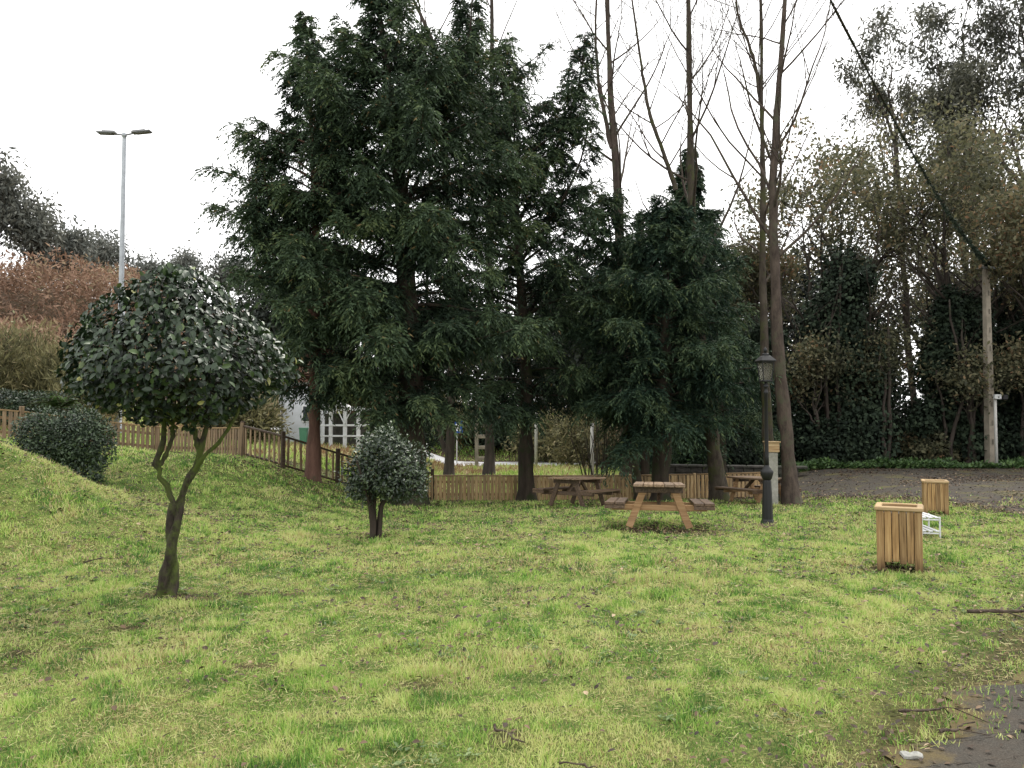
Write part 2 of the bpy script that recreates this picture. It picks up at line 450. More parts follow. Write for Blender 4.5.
def path_mat():
    m, nt, b, out = new_mat('path_asphalt')
    tc = nt.nodes.new('ShaderNodeTexCoord'); co = tc.outputs['Object']
    n1 = noise(nt, .9, 6, .65, co); n2 = noise(nt, 5, 6, .7, co); n3 = noise(nt, 130, 3, .6, co)
    c = ramp(nt, n3.outputs[0], [(.3, (.024, .022, .019)), (.55, (.055, .050, .042)), (.75, (.105, .096, .08))]).outputs[0]
    br = ramp(nt, n2.outputs[0], [(.4, (0, 0, 0)), (.75, (1, 1, 1))])
    c = mixc(nt, math_n(nt, 'MULTIPLY', br.outputs[0], .55), c, (.075, .056, .04))
    at = nt.nodes.new('ShaderNodeAttribute'); at.attribute_name = 'tone'
    ed = math_n(nt, 'ADD', at.outputs['Fac'], math_n(nt, 'MULTIPLY', math_n(nt, 'SUBTRACT', n2.outputs[0], .5), 1.6))
    ed = ramp(nt, ed, [(.35, (0, 0, 0)), (.75, (1, 1, 1))]).outputs[0]
    c = mixc(nt, ed, c, mixc(nt, n3.outputs[0], (.05, .035, .022), (.15, .12, .05)))
    ms = ramp(nt, n1.outputs[0], [(.53, (0, 0, 0)), (.66, (1, 1, 1))])
    c = mixc(nt, math_n(nt, 'MULTIPLY', math_n(nt, 'MULTIPLY', ms.outputs[0], n2.outputs[0]), 1.1, True), c, (.13, .12, .038))
    nt.links.new(c, b.inputs['Base Color'])
    b.inputs['Roughness'].default_value = .9; b.inputs['Specular IOR Level'].default_value = .15
    bump(nt, b, n3.outputs[0], .6, .008)
    return m
M['path'] = path_mat()

# ------------------------------------------------------------------ path geometry
PATH_L = np.array([(-.6, .4), (.5, 2.4), (1.25, 3.3), (1.95, 3.95), (2.5, 4.5), (3.4, 5.4), (5.5, 7.6), (8.4, 11.5), (9.4, 14), (9.8, 17.5), (9.6, 20), (8.9, 22.3), (7.6, 24.4), (6, 26.3)])
PATH_R = np.array([(5, 0), (7, 1.5), (9, 3.5), (10.5, 5.2), (12, 7), (14, 10), (17, 14), (20, 18), (23, 22), (26, 26), (27, 29), (20, 30.2), (12, 30.2), (6.5, 29.6)])
def resample(P, n):
    t = np.concatenate([[0], np.cumsum(np.linalg.norm(np.diff(P, axis=0), axis=1))]); t /= t[-1]
    u = np.linspace(0, 1, n)
    # smooth by averaging linear interpolation over a window
    out = 0
    for d in np.linspace(-.02, .02, 9):
        uu = np.clip(u + d, 0, 1)
        out = out + np.stack([np.interp(uu, t, P[:, 0]), np.interp(uu, t, P[:, 1])], 1)
    return out / 9
NP_ = 1500
PL = resample(PATH_L, NP_); PR = resample(PATH_R, NP_)
jit = (vnoise(PL[:, 0], PL[:, 1], .5, 5) - .5) * .35 + (vnoise(PL[:, 0], PL[:, 1], .16, 6) - .5) * .2 + (vnoise(PL[:, 0], PL[:, 1], .05, 7) - .5) * .09
nrm = np.gradient(PL, axis=0); nrm = np.stack([-nrm[:, 1], nrm[:, 0]], 1); nrm /= np.linalg.norm(nrm, axis=1, keepdims=True)
PLJ = PL + nrm * jit[:, None]
PATH_POLY = np.vstack([PLJ, PR[::-1]])
def in_poly(X, Y, poly):
    inside = np.zeros(X.shape, bool)
    x0, y0 = poly[:, 0], poly[:, 1]; x1, y1 = np.roll(x0, -1), np.roll(y0, -1)
    for a, b, c, d in zip(x0, y0, x1, y1):
        if b == d: continue
        cond = (b > Y) != (d > Y)
        inside ^= cond & (X < (c - a) * (Y - b) / (d - b) + a)
    return inside
PATH_C = np.vstack([PLJ[::5], PR[::-20]])
def in_path(X, Y): return in_poly(X, Y, PATH_C)
def edge_dist(X, Y):
    d = np.full(X.shape, 9e9)
    for p in PL[::14]:
        d = np.minimum(d, (X - p[0]) ** 2 + (Y - p[1]) ** 2)
    return np.sqrt(d)

BARE = [(*spot(507, 4.1)[:2], .13, .10), (*spot(130, 6.1)[:2], .16, .09), (*spot(182, 7.15)[:2], .36, .16), (*spot(268, 7.4)[:2], .3, .1), (*spot(660, 12.2)[:2], .9, .6), (*spot(376, 10.8)[:2], .3, .2), (*spot(700, 12.0)[:2], .35, .3), (*spot(20, 5.4)[:2], .2, .12), (*spot(620, 6.0)[:2], .14, .08), (*spot(255, 5.2)[:2], .16, .07), (*spot(420, 4.9)[:2], .14, .08), (*spot(897, 8.4)[:2], .45, .3)]
def bare(X, Y):
    m = np.zeros(X.shape)
    for x, y, a, b in BARE:
        m = np.maximum(m, np.exp(-((X - x) / a) ** 2 - ((Y - y) / b) ** 2))
    return m

def build_setting():
    # ground: one sheet to the horizon
    def axis(lo, hi, c0, c1, step, grow=1.16):
        a = list(np.arange(c0, c1 + 1e-6, step)); s = step
        while a[-1] < hi: s *= grow; a.append(a[-1] + s)
        s = step
        while a[0] > lo: s *= grow; a.insert(0, a[0] - s)
        return np.array(a)
    xs = axis(-420, 420, -16, 14, .16); ys = axis(-60, 700, 1.5, 31, .16)
    X, Y = np.meshgrid(xs, ys)
    Z = H(X, Y)
    # sink the ground a little under the path
    V = np.stack([X, Y, Z], -1).reshape(-1, 3)
    nx, ny = len(xs), len(ys)
    i = np.arange(ny - 1)[:, None] * nx + np.arange(nx - 1)[None]
    F = np.stack([i, i + 1, i + nx + 1, i + nx], -1).reshape(-1, 4)
    lawn = ss((26.5 - Y) / 2.5) * ss((9.7 - X) / .8)
    lawn = np.maximum(lawn, .75 * ss((46 - Y) / 4) * ss((4 - X) / 3))
    lawn = np.maximum(lawn, .6 * ss((X - 8) / 1) * ss((32 - Y) / 1) * ss((Y - 29) / .7))
    near = (Y < 27) & (X > 0) & (X < 12) & (Y > 1)
    ed = np.full(X.shape, 9.0); ed[near] = edge_dist(X[near], Y[near])
    lawn = lawn * (1 - .8 * np.exp(-(ed / .4) ** 2))
    lawn = lawn * (1 - .95 * ss(bare(X, Y) * 1.3))
    g = mesh_np('ground', V, F, M['ground'], None, lawn.ravel(), True)
    tag(g, kind='structure')
    # path
    n = 34
    u = np.linspace(0, 1, n) ** 2.4
    G = PLJ[:, None] * (1 - u)[None, :, None] + PR[:, None] * u[None, :, None]
    Zp = H(G[..., 0], G[..., 1]) + .012
    V = np.concatenate([G, Zp[..., None]], -1).reshape(-1, 3)
    i = np.arange(NP_ - 1)[:, None] * n + np.arange(n - 1)[None]
    F = np.stack([i, i + 1, i + n + 1, i + n], -1).reshape(-1, 4)
    wdt = np.linalg.norm(G - PLJ[:, None], axis=-1)
    tone = np.exp(-(wdt / .28) ** 1.2)
    tag(mesh_np('path', V, F, M['path'], None, tone.ravel(), True), kind='structure')
    # road beyond the fence
    xs = np.linspace(-34, 7, 90); t = np.linspace(0, 1, 12)
    c0 = 42.5 + .0 * xs; 
    Xr = np.repeat(xs[:, None], 12, 1); Yr = c0[:, None] + t[None] * 4.2
    V = np.stack([Xr, Yr, H(Xr, Yr) + .02], -1).reshape(-1, 3)
    i = np.arange(89)[:, None] * 12 + np.arange(11)[None]
    F = np.stack([i, i + 12, i + 13, i + 1], -1).reshape(-1, 4)
    tag(mesh_np('road', V, F, M['tarmac_far'], None, None, True), kind='structure')

def scatter(n, y0, y1, margin=1.0, pw=1.0):
    Y = np.sqrt(RNG.random(n) * (y1 ** 2 - y0 ** 2) + y0 ** 2)
    X = (RNG.random(n) * 2 - 1) * (.64 * Y + margin)
    return X, Y

def build_grass():
    P = []; D = []; L = []; W = []; T = []
    zones = [(2.9, 5.2, 190000, .0042, .030), (5.2, 8, 200000, .006, .032), (8, 12, 190000, .009, .036), (12, 17, 150000, .013, .042), (17, 26, 130000, .02, .05)]
    for y0, y1, n, w, l in zones:
        X, Y = scatter(n, y0, y1)
        dens = .42 + .58 * ss((vnoise(X, Y, .40, 11) * .35 + vnoise(X, Y, .10, 12) * .65 - .30) / .22)
        keep = RNG.random(n) < dens * (1 - .93 * ss(bare(X, Y) * 1.6 - .2 + .5 * (vnoise(X, Y, .12, 14) - .5)))
        keep &= ~in_path(X + RNG.normal(0, .05, n) - .02, Y + RNG.normal(0, .05, n)) | ((RNG.random(n) < .25) & (vnoise(X, Y, .35, 13) > .62) & (edge_dist(X, Y) < 1.6))
        fence_y = np.interp(X, FENCE[:, 0], FENCE[:, 1])
        keep &= Y < fence_y + 1.5
        keep &= X < 11
        # litter under the tall trees
        X = X[keep]; Y = Y[keep]; n = len(X)
        ed = edge_dist(X, Y)
        k2 = RNG.random(n) < (.25 + .75 * ss(ed / .9))
        X = X[k2]; Y = Y[k2]; n = len(X)
        big = vnoise(X, Y, 1.7, 21); mid = vnoise(X, Y, .5, 22); sm = vnoise(X, Y, .16, 23)
        tuft = ss((vnoise(X, Y, .26, 24) - .52) / .2)
        t = .42 + (big - .5) * .22 + (mid - .5) * .4 + (sm - .5) * .95 + RNG.normal(0, .19, n)
        straw = RNG.random(n) < .10 + .36 * ss((vnoise(X, Y, .55, 25) - .52) / .2)
        t = np.where(straw, RNG.uniform(.74, 1, n), np.clip(t, 0, .8))
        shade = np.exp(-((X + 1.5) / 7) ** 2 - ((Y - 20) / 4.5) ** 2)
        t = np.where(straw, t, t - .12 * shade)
        # tree shade painted above as a darker blade tone near the cedars
        ln = l * RNG.uniform(.55, 1.25, n) * (1 + 1.1 * tuft) * (.7 + .5 * mid)
        az = RNG.random(n) * 2 * PI; tilt = np.abs(RNG.normal(0, .5, n)) + .12
        d = np.stack([np.cos(az) * np.sin(tilt), np.sin(az) * np.sin(tilt), np.cos(tilt)], 1)
        P.append(np.stack([X, Y, H(X, Y) - .008 + .018 * in_path(X, Y)], 1)); D.append(d); L.append(ln); W.append(w * RNG.uniform(.7, 1.4, n)); T.append(t)
    # dry thatch lying flat between the blades
    for y0, y1, n, w, l in ((2.9, 5.2, 20000, .0022, .045), (5.2, 8.5, 26000, .0034, .05), (8.5, 14, 24000, .0055, .055)):
        X, Y = scatter(n, y0, y1)
        k = (RNG.random(n) < .25 + .75 * ss((vnoise(X, Y, .5, 26) - .42) / .2)) & ~in_path(X, Y) & (X < 10.5); X = X[k]; Y = Y[k]; n = len(X)
        az = RNG.random(n) * 2 * PI
        P.append(np.stack([X, Y, H(X, Y) + RNG.uniform(.004, .03, n)], 1)); D.append(np.stack([np.cos(az), np.sin(az), RNG.normal(.12, .2, n)], 1))
        L.append(l * RNG.uniform(.5, 1.4, n)); W.append(w * RNG.uniform(.7, 1.5, n)); T.append(np.where(RNG.random(n) < .35, RNG.uniform(.94, 1, n), RNG.uniform(.8, .92, n)))
    P = np.vstack(P); D = np.vstack(D); L = np.concatenate(L); W = np.concatenate(W); T = np.concatenate(T)
    Nn = norm(np.cross(D, rdir(len(P))))
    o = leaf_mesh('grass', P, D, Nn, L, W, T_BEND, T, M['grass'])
    tag(o, kind='stuff')
    # weeds: small rosettes of broad leaves
    n = 9000
    X, Y = scatter(n, 3.0, 19)
    k = (vnoise(X, Y, .9, 31) + RNG.normal(0, .1, n) > .57) & ~in_path(X, Y) & (X < 9.3)
    X = X[k]; Y = Y[k]; n = len(X)
    m = 9
    az = RNG.random((n, m)) * 2 * PI; el = RNG.uniform(.1, .8, (n, m))
    d = np.stack([np.cos(az) * np.cos(el), np.sin(az) * np.cos(el), np.sin(el)], -1).reshape(-1, 3)
    c = np.repeat(np.stack([X, Y, H(X, Y) + .008], 1), m, 0) + RNG.normal(0, .02, (n * m, 3)) * [1, 1, .2]
    l = np.repeat(RNG.uniform(.015, .042, n), m) * RNG.uniform(.7, 1.2, n * m)
    t = np.clip(np.repeat(RNG.uniform(.2, .9, n), m) + RNG.normal(0, .12, n * m), 0, 1)
    tag(leaf_mesh('weeds', c, d, np.array([0, 0, 1.0]) + rdir(n * m) * .3, l, l * RNG.uniform(.3, .6, n * m), T_LEAF, t, M['weed']), kind='stuff')
    # fallen leaves: mound, path edges, under the trees, over the track
    n = 150000
    X, Y = scatter(n, 2.8, 31, 1.5)
    ed = edge_dist(X, Y); ip = in_path(X, Y)
    pr = .14 + .6 * ss((vnoise(X, Y, .4, 44) - .5) / .2) + .5 * 1.5 * np.exp(-((X + 8) / 3.6) ** 2 - ((Y - 11) / 3.5) ** 2) + .9 * np.exp(-(ed / .7) ** 2)
    pr += .5 * np.exp(-((X - 5.5) / 3.5) ** 2 - ((Y - 13) / 4) ** 2) * ss((vnoise(X, Y, 1.1, 41) - .45) / .2)
    pr += .4 * np.exp(-((X - 8) / 2.5) ** 2 - ((Y - 21.5) / 2.5) ** 2)
    pr += .25 * np.exp(-((X + 5) / 3) ** 2 - ((Y - 18) / 2) ** 2)
    pr = np.where(ip, .14 + .8 * np.exp(-(ed / .8) ** 2) + .5 * (Y > 12) * (vnoise(X, Y, 1.5, 42) > .5), pr)
    pr += 1.2 * ss(bare(X, Y) * 1.5)
    pr *= .35 + .9 * vnoise(X, Y, .5, 43)
    k = RNG.random(n) < pr
    X = X[k]; Y = Y[k]; n = len(X)
    z = H(X, Y) + np.where(in_path(X, Y), .02, RNG.uniform(.018, .06, n))
    az = RNG.random(n) * 2 * PI
    d = np.stack([np.cos(az), np.sin(az), RNG.normal(0, .22, n)], 1)
    l = RNG.uniform(.012, .045, n) * (1 + Y / 22)
    tag(leaf_mesh('fallen_leaves', np.stack([X, Y, z], 1), d, np.array([0, 0, 1.0]) + rdir(n) * .45, l, l * RNG.uniform(.4, .75, n), T_LEAF, np.clip(RNG.normal(.5, .24, n), 0, 1), M['litter']), kind='stuff')
    # verge of ivy and nettles on the far side of the track, foot of the fence
    n = 15000
    X = RNG.uniform(5.5, 27, n); Y = 30.2 + np.abs(RNG.normal(0, .8, n)) 
    hgt = .38 * vnoise(X, Y, .7, 51) * RNG.random(n)
    d = norm(np.stack([RNG.normal(0, .6, n), RNG.normal(-.3, .5, n), RNG.uniform(.1, .8, n)], 1))
    l = RNG.uniform(.1, .2, n)
    tag(leaf_mesh('verge_plants', np.stack([X, Y, H(X, Y) + hgt], 1), d, np.array([0, -.5, 1.0]) + rdir(n) * .5, l, l * .55, T_DIAMOND, np.clip(RNG.normal(.55, .25, n), 0, 1), M['greenery']), kind='stuff')
    # rough grass on the bank beyond the fence
    n = 60000
    X = RNG.uniform(-26, 9, n); Y = RNG.uniform(25.5, 42.3, n)
    Y2 = RNG.uniform(46.9, 56, n); far = RNG.random(n) < .35; Y = np.where(far, Y2, Y)
    fy = np.interp(X, FENCE[:, 0], FENCE[:, 1]); k = (Y > fy + .5) & ~(((X > 6) & (Y < 31)))
    X = X[k]; Y = Y[k]; n = len(X)
    d = norm(np.stack([RNG.normal(0, .5, n), RNG.normal(0, .5, n), np.ones(n)], 1))
    t = np.clip(np.where(Y < 43, .74, .35) + (vnoise(X, Y, 1.8, 61) - .5) * .8 + RNG.normal(0, .16, n) + .2 * (RNG.random(n) < .3), 0, 1)
    tag(leaf_mesh('rough_grass', np.stack([X, Y, H(X, Y)], 1), d, rdir(n), RNG.uniform(.12, .32, n), RNG.uniform(.03, .06, n), T_BEND, t, M['grass']), kind='stuff')

# fence run (x, y)
FENCE = np.array([(-16.5, 19.5), (-13.1, 21.5), (-12, 23.6), (-10, 24), (-7.4, 22), (-6.1, 21.2), (-4.7, 22.3), (-3.4, 23.5), (-2.4, 24.2), (2, 25), (5, 25.4), (7.8, 25)])

# ------------------------------------------------------------------ trees
def axis_fn(pts):
    pts = np.asarray(pts, float)
    return lambda z: np.stack([np.interp(z, pts[:, 2], pts[:, 0]), np.interp(z, pts[:, 2], pts[:, 1]), np.asarray(z, float)], -1)

def cedar(label, base, pts, prof, z0, r0, seed, leaf, bark, nbr=120, dens=11, group=None, leaders=(), name='cedar_tree', blade=(.135, .036), asc=.25, droop=.5, skirt=0.0):
    """tall conifer: pts = trunk axis offsets from base, prof = [(z, crown radius)]"""
    rng = np.random.default_rng(seed)
    x, y, z = base
    root = thing(name, label, 'tree', base, 0, group)
    tb = Tubes()
    ax = axis_fn(pts); top = pts[-1][2]
    zs = np.linspace(-.15, top, 26)
    rr = r0 * (1 - .93 * np.clip(zs / top, 0, 1)) + r0 * .55 * np.exp(-np.clip(zs, 0, 9) / .22)
    tb.add(ax(zs), rr, 14, lump=.28, seed=seed)
    br = Tubes()
    PP = []; DD = []; TT = []; LL = []
    axes = [(ax, z0, top, prof, nbr)]
    for (lz, dx, dy, lt, lr, lz0) in leaders:
        p0 = ax(np.array([lz]))[0]; p1 = np.array([p0[0] + dx, p0[1] + dy, lt])
        q = np.linspace(0, 1, 8)[:, None]
        pl = p0 + (p1 - p0) * q; pl[:, :2] = p0[:2] + (p1 - p0)[:2] * np.sin(q * PI / 2) 
        br.add(pl, np.linspace(.07, .015, 8), 5)
        axes.append((axis_fn(pl), lz0, lt, [(lz0, lr * 1.15), (lz0 + (lt - lz0) * .5, lr * .62), (lz0 + (lt - lz0) * .8, lr * .42), (lt, .05)], int(8 + 9 * (lt - lz0))))
    for (fx, a0, a1, pf, nb) in axes:
        pf = np.asarray(pf, float)
        u = (np.arange(nb) + rng.random(nb)) / nb
        hz = a0 + (a1 - a0) * u
        az = np.arange(nb) * 2.39996 + rng.normal(0, .4, nb)
        rad = np.interp(hz, pf[:, 0], pf[:, 1]) * rng.uniform(.4, 1.4, nb)
        for k in range(nb):
            R = rad[k]
            if R < .05: R = .05
            if rng.random() < .12 + .16 * u[k]: continue
            f = (hz[k] - z0) / max(top - z0, .1)
            o = fx(np.array([hz[k]]))[0]
            dirh = np.array([math.cos(az[k]), math.sin(az[k]), 0])
            s = np.linspace(0, 1, 7)
            rise = (asc + .55 * f + rng.normal(0, .14)) * R
            sag = (droop * (1 - .75 * f)) * R
            zc = rise * s - sag * s ** 2 + .18 * R * s ** 4 - skirt * R * s * (1 - f) ** 2
            side = np.array([-dirh[1], dirh[0], 0]) * rng.normal(0, .14) * R
            pts_b = o + dirh * (R * s)[:, None] + side * (s ** 2)[:, None] + np.array([0, 0, 1]) * zc[:, None]
            br.add(pts_b, (.014 + .013 * R) * (1 - .85 * s), 4, cap=False)
            npl = max(5, int(dens * 2.6 * R + 5))
            sp = rng.uniform(.04, 1.0, npl) ** .62
            pp = np.stack([np.interp(sp, s, pts_b[:, i]) for i in range(3)], 1)
            a2 = az[k] + rng.choice([-1, 1], npl) * rng.uniform(.1, 1.5, npl)
            dz = rng.normal(-.05 + .35 * f, .5, npl)
            d = norm(np.stack([np.cos(a2), np.sin(a2), dz], 1))
            ln = rng.uniform(.22, .62, npl) * (.6 + .5 * min(R, 1.6) / 1.6)
            PP.append(pp); DD.append(d); LL.append(ln)
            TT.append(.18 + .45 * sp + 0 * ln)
    PP = np.vstack(PP); DD = np.vstack(DD); LL = np.concatenate(LL); TT = np.concatenate(TT)
    nb = 15; n = len(PP)
    s = np.linspace(.08, 1, nb)[None] * np.ones((n, 1))
    pos = PP[:, None] + DD[:, None] * (LL[:, None] * s)[..., None]
    pos[..., 2] -= (.62 * LL[:, None] * s ** 2)
    sgn = np.where(np.arange(nb) % 2, 1.0, -1.0)[None] * np.ones((n, 1))
    S = norm(np.cross(DD, np.array([0, 0, 1.0])))
    d = DD[:, None] * .75 + S[:, None] * (sgn * .62)[..., None] + np.array([0, 0, -.95]) * s[..., None]
    d = d + rng.normal(0, .28, d.shape)
    pos = pos.reshape(-1, 3); d = d.reshape(-1, 3); N = len(pos)
    L = blade[0] * rng.uniform(.6, 1.3, N); W = blade[1] * rng.uniform(.7, 1.3, N)
    cl = (vnoise3(pos, .75, seed) - .5) + .6 * (vnoise3(pos, .3, seed + 1) - .5)
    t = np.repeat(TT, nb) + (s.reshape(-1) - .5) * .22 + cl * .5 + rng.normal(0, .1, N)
    t = np.where(rng.random(N) < .012, 1.0, np.clip(t, 0, .95))
    nn = np.array([0, 0, .5]) + rng.normal(0, .8, (N, 3))
    tb.build('trunk', bark, root)
    br.build('branches', bark, root)
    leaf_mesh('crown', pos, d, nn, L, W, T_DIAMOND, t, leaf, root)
    return root

def grow(rng, tb, p, d, L, r, depth, maxd, term, spread=(.45, .95), nchild=(3, 5), up=.12, wob=.16, ratio=.68, sides=(10, 7, 5, 4, 3, 3), start=.35, lump=0.12):
    n = 7 if depth < 2 else 5
    pts = [np.array(p, float)]; d = norm(np.array(d, float))
    for k in range(n):
        d = norm(d + rng.normal(0, wob, 3) + np.array([0, 0, up]))
        pts.append(pts[-1] + d * L / n)
    pts = np.array(pts); s = np.linspace(0, 1, n + 1)
    rr = r * (1 - .62 * s)
    if depth == maxd: rr = r * (1 - .85 * s)
    tb.add(pts, rr, sides[min(depth, 5)], cap=False, lump=lump if depth == 0 else 0, seed=int(rng.integers(99)))
    if depth == maxd:
        term.append((pts[-1], d)); term.append((pts[n // 2 + 1], d)); return
    nc = int(rng.integers(nchild[0], nchild[1] + 1))
    a0 = rng.random() * 6.28
    for k in range(nc):
        sk = 1.0 if k == 0 else rng.uniform(start, .98)
        pk = np.array([np.interp(sk, s, pts[:, i]) for i in range(3)])
        dk = norm(np.array([np.interp(sk, s, np.gradient(pts[:, i])) for i in range(3)]))
        q = norm(np.cross(dk, rng.normal(size=3)))
        q2 = np.cross(dk, q); a = a0 + k * 2.4
        side = q * math.cos(a) + q2 * math.sin(a)
        th = rng.uniform(*spread) * (.45 if k == 0 else 1)
        grow(rng, tb, pk, dk * math.cos(th) + side * math.sin(th), L * ratio * rng.uniform(.75, 1.15), max(np.interp(sk, s, rr) * (.8 if k == 0 else .62), .006), depth + 1, maxd, term, spread, nchild, up, wob, ratio, sides, start, lump)

def leaf_clumps(name, C, rad, per, size, tmpl, mat, parent, rng, tone=(.5, .2), hang=0.0, aspect=.45, cl_s=1.6, seed=0, squash=.75):
    n = len(C) * per
    c = np.repeat(np.asarray(C), per, 0) + rng.normal(0, 1, (n, 3)) * rad * np.array([1, 1, squash])
    d = rng.normal(0, 1, (n, 3)); d[:, 2] -= hang
    l = size * rng.uniform(.6, 1.35, n)
    t = np.clip(tone[0] + (vnoise3(c, cl_s, seed) - .5) * .7 + rng.normal(0, tone[1], n) + np.repeat(rng.normal(0, .1, len(C)), per), 0, 1)
    return leaf_mesh(name, c, d, np.array([0, -.2, .5]) + rng.normal(0, .9, (n, 3)), l, l * aspect, tmpl, t, mat, parent)

def broadleaf(label, base, h, seed, leaf, bark, trunk_h, r0, L0, maxd=4, per=14, size=.2, rad=.4, group=None, name='oak_tree', lean=(0, 0), spread=(.45, .95), nchild=(3, 4), up=.12, tone=(.5, .2), hang=0, aspect=.5, ratio=.7, tips=False, ivy=None, cat='tree', crown_tmpl=T_DIAMOND, wob=.16):
    rng = np.random.default_rng(seed)
    root = thing(name, label, cat, base, 0, group)
    tb = Tubes(); term = []
    n = 9; zz = np.linspace(-.2, trunk_h, n)
    wv = np.cumsum(rng.normal(0, .06, (n, 2)), 0)
    tp = np.stack([lean[0] * np.clip(zz, 0, 99) / trunk_h + wv[:, 0], lean[1] * np.clip(zz, 0, 99) / trunk_h + wv[:, 1], zz], 1)
    rr = r0 * (1 - .4 * np.clip(zz / trunk_h, 0, 1)) + r0 * .5 * np.exp(-np.clip(zz, 0, 9) / .3)
    tb.add(tp, rr, 12, lump=.25, seed=seed)
    bt = Tubes()
    top = tp[-1]; nl = 5
    for k in range(nl):
        a = k * 2.4 + rng.random(); th = rng.uniform(*spread) * (.3 if k == 0 else .9)
        p = top - np.array([0, 0, .0 if k == 0 else rng.uniform(0, trunk_h * .3)])
        d = np.array([math.cos(a) * math.sin(th) + lean[0] / trunk_h * .6, math.sin(a) * math.sin(th) + lean[1] / trunk_h * .6, math.cos(th)])
        grow(rng, bt, p, d, L0 * rng.uniform(.8, 1.15), r0 * .5, 1, maxd, term, spread, nchild, up, wob, ratio)
    tb.build('trunk', bark, root)
    bt.build('branches', bark, root)
    C = np.array([t[0] for t in (term[::2] if tips else term)])
    leaf_clumps('crown', C, rad, per, size, crown_tmpl, leaf, root, rng, tone, hang, aspect, 1.8, seed)
    if ivy:
        zlo, zhi, ri, ni = ivy
        zz = rng.uniform(zlo, zhi, ni); az = rng.random(ni) * 6.283
        ctr = np.stack([np.interp(zz, tp[:, 2], tp[:, 0]), np.interp(zz, tp[:, 2], tp[:, 1]), zz], 1)
        ext = ri * (.55 + .9 * vnoise3(np.stack([np.cos(az) * 1.2, np.sin(az) * 1.2, zz], 1) + seed, .9, seed))
        ext = ext * np.sqrt(rng.uniform(.3, 1, ni)) * np.interp(zz, [zlo, zlo + .5, zhi - (zhi - zlo) * .35, zhi], [.7, 1, 1, .45])
        o = np.stack([np.cos(az), np.sin(az), np.zeros(ni)], 1)
        pos = ctr + o * ext[:, None]
        d = np.stack([rng.normal(0, .5, ni), rng.normal(0, .5, ni), -np.ones(ni)], 1) + o * .4
        l = .13 * rng.uniform(.6, 1.3, ni)
        t = np.clip(.42 + (vnoise3(pos, .7, seed + 1) - .5) * .8 + rng.normal(0, .16, ni), 0, 1)
        leaf_mesh('ivy', pos, d, o + np.array([0, 0, .5]) + rng.normal(0, .4, (ni, 3)), l, l * .8, T_DIAMOND, t, M['ivy'], root)
    return root

def bush(label, base, blobs, n, size, leaf, seed, name='bush', cat='bush', tmpl=T_DIAMOND, aspect=.5, tone=(.5, .2), stems=6, group=None, stem_mat=None, shell=.55, hang=0.0, smooth=False, up=.5, lump=.5, stem_top=None):
    """blobs: (x, y, z, rx, ry, rz) ellipsoids relative to base"""
    rng = np.random.default_rng(seed)
    root = thing(name, label, cat, base, 0, group)
    B = np.asarray(blobs, float); w = (B[:, 3] * B[:, 4] + B[:, 4] * B[:, 5] + B[:, 3] * B[:, 5]); w /= w.sum()
    bi = rng.choice(len(B), n, p=w)
    o = rdir(n, rng)
    r = (shell + (1 - shell) * rng.random(n) ** .6)
    lm = 1 + lump * (vnoise3(o * 1.0 + bi[:, None] * 3.3, .42, seed) - .5)
    pos = B[bi, :3] + o * B[bi, 3:6] * (r * lm)[:, None]
    k = pos[:, 2] > .03
    pos, o, r, bi = pos[k], o[k], r[k], bi[k]; n = len(pos)
    d = rng.normal(0, .6, (n, 3)) + o * .5; d[:, 2] -= hang
    l = size * rng.uniform(.65, 1.3, n)
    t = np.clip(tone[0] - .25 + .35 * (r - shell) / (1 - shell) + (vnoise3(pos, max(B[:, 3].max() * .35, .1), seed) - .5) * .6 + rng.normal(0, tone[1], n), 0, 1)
    if stems:
        tb = Tubes()
        for q in range(stems):
            a = rng.random() * 6.28; b = B[rng.integers(len(B))]
            tgt = b[:3] + rng.normal(0, .35, 3) * b[3:6]
            p0 = np.array([math.cos(a) * .07, math.sin(a) * .07, -.05]); mid = (p0 + tgt) / 2 + rng.normal(0, .05, 3)
            tb.add(np.array([p0, p0 * .6 + mid * .4, mid, tgt * .6 + mid * .4, tgt]), np.linspace(.03, .008, 5) * (1 + B[:, 5].max() * .3), 5)
        tb.build('stems', stem_mat or M['bark_dark'], root)
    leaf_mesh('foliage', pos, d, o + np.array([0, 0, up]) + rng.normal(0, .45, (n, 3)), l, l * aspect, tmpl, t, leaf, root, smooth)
    return root

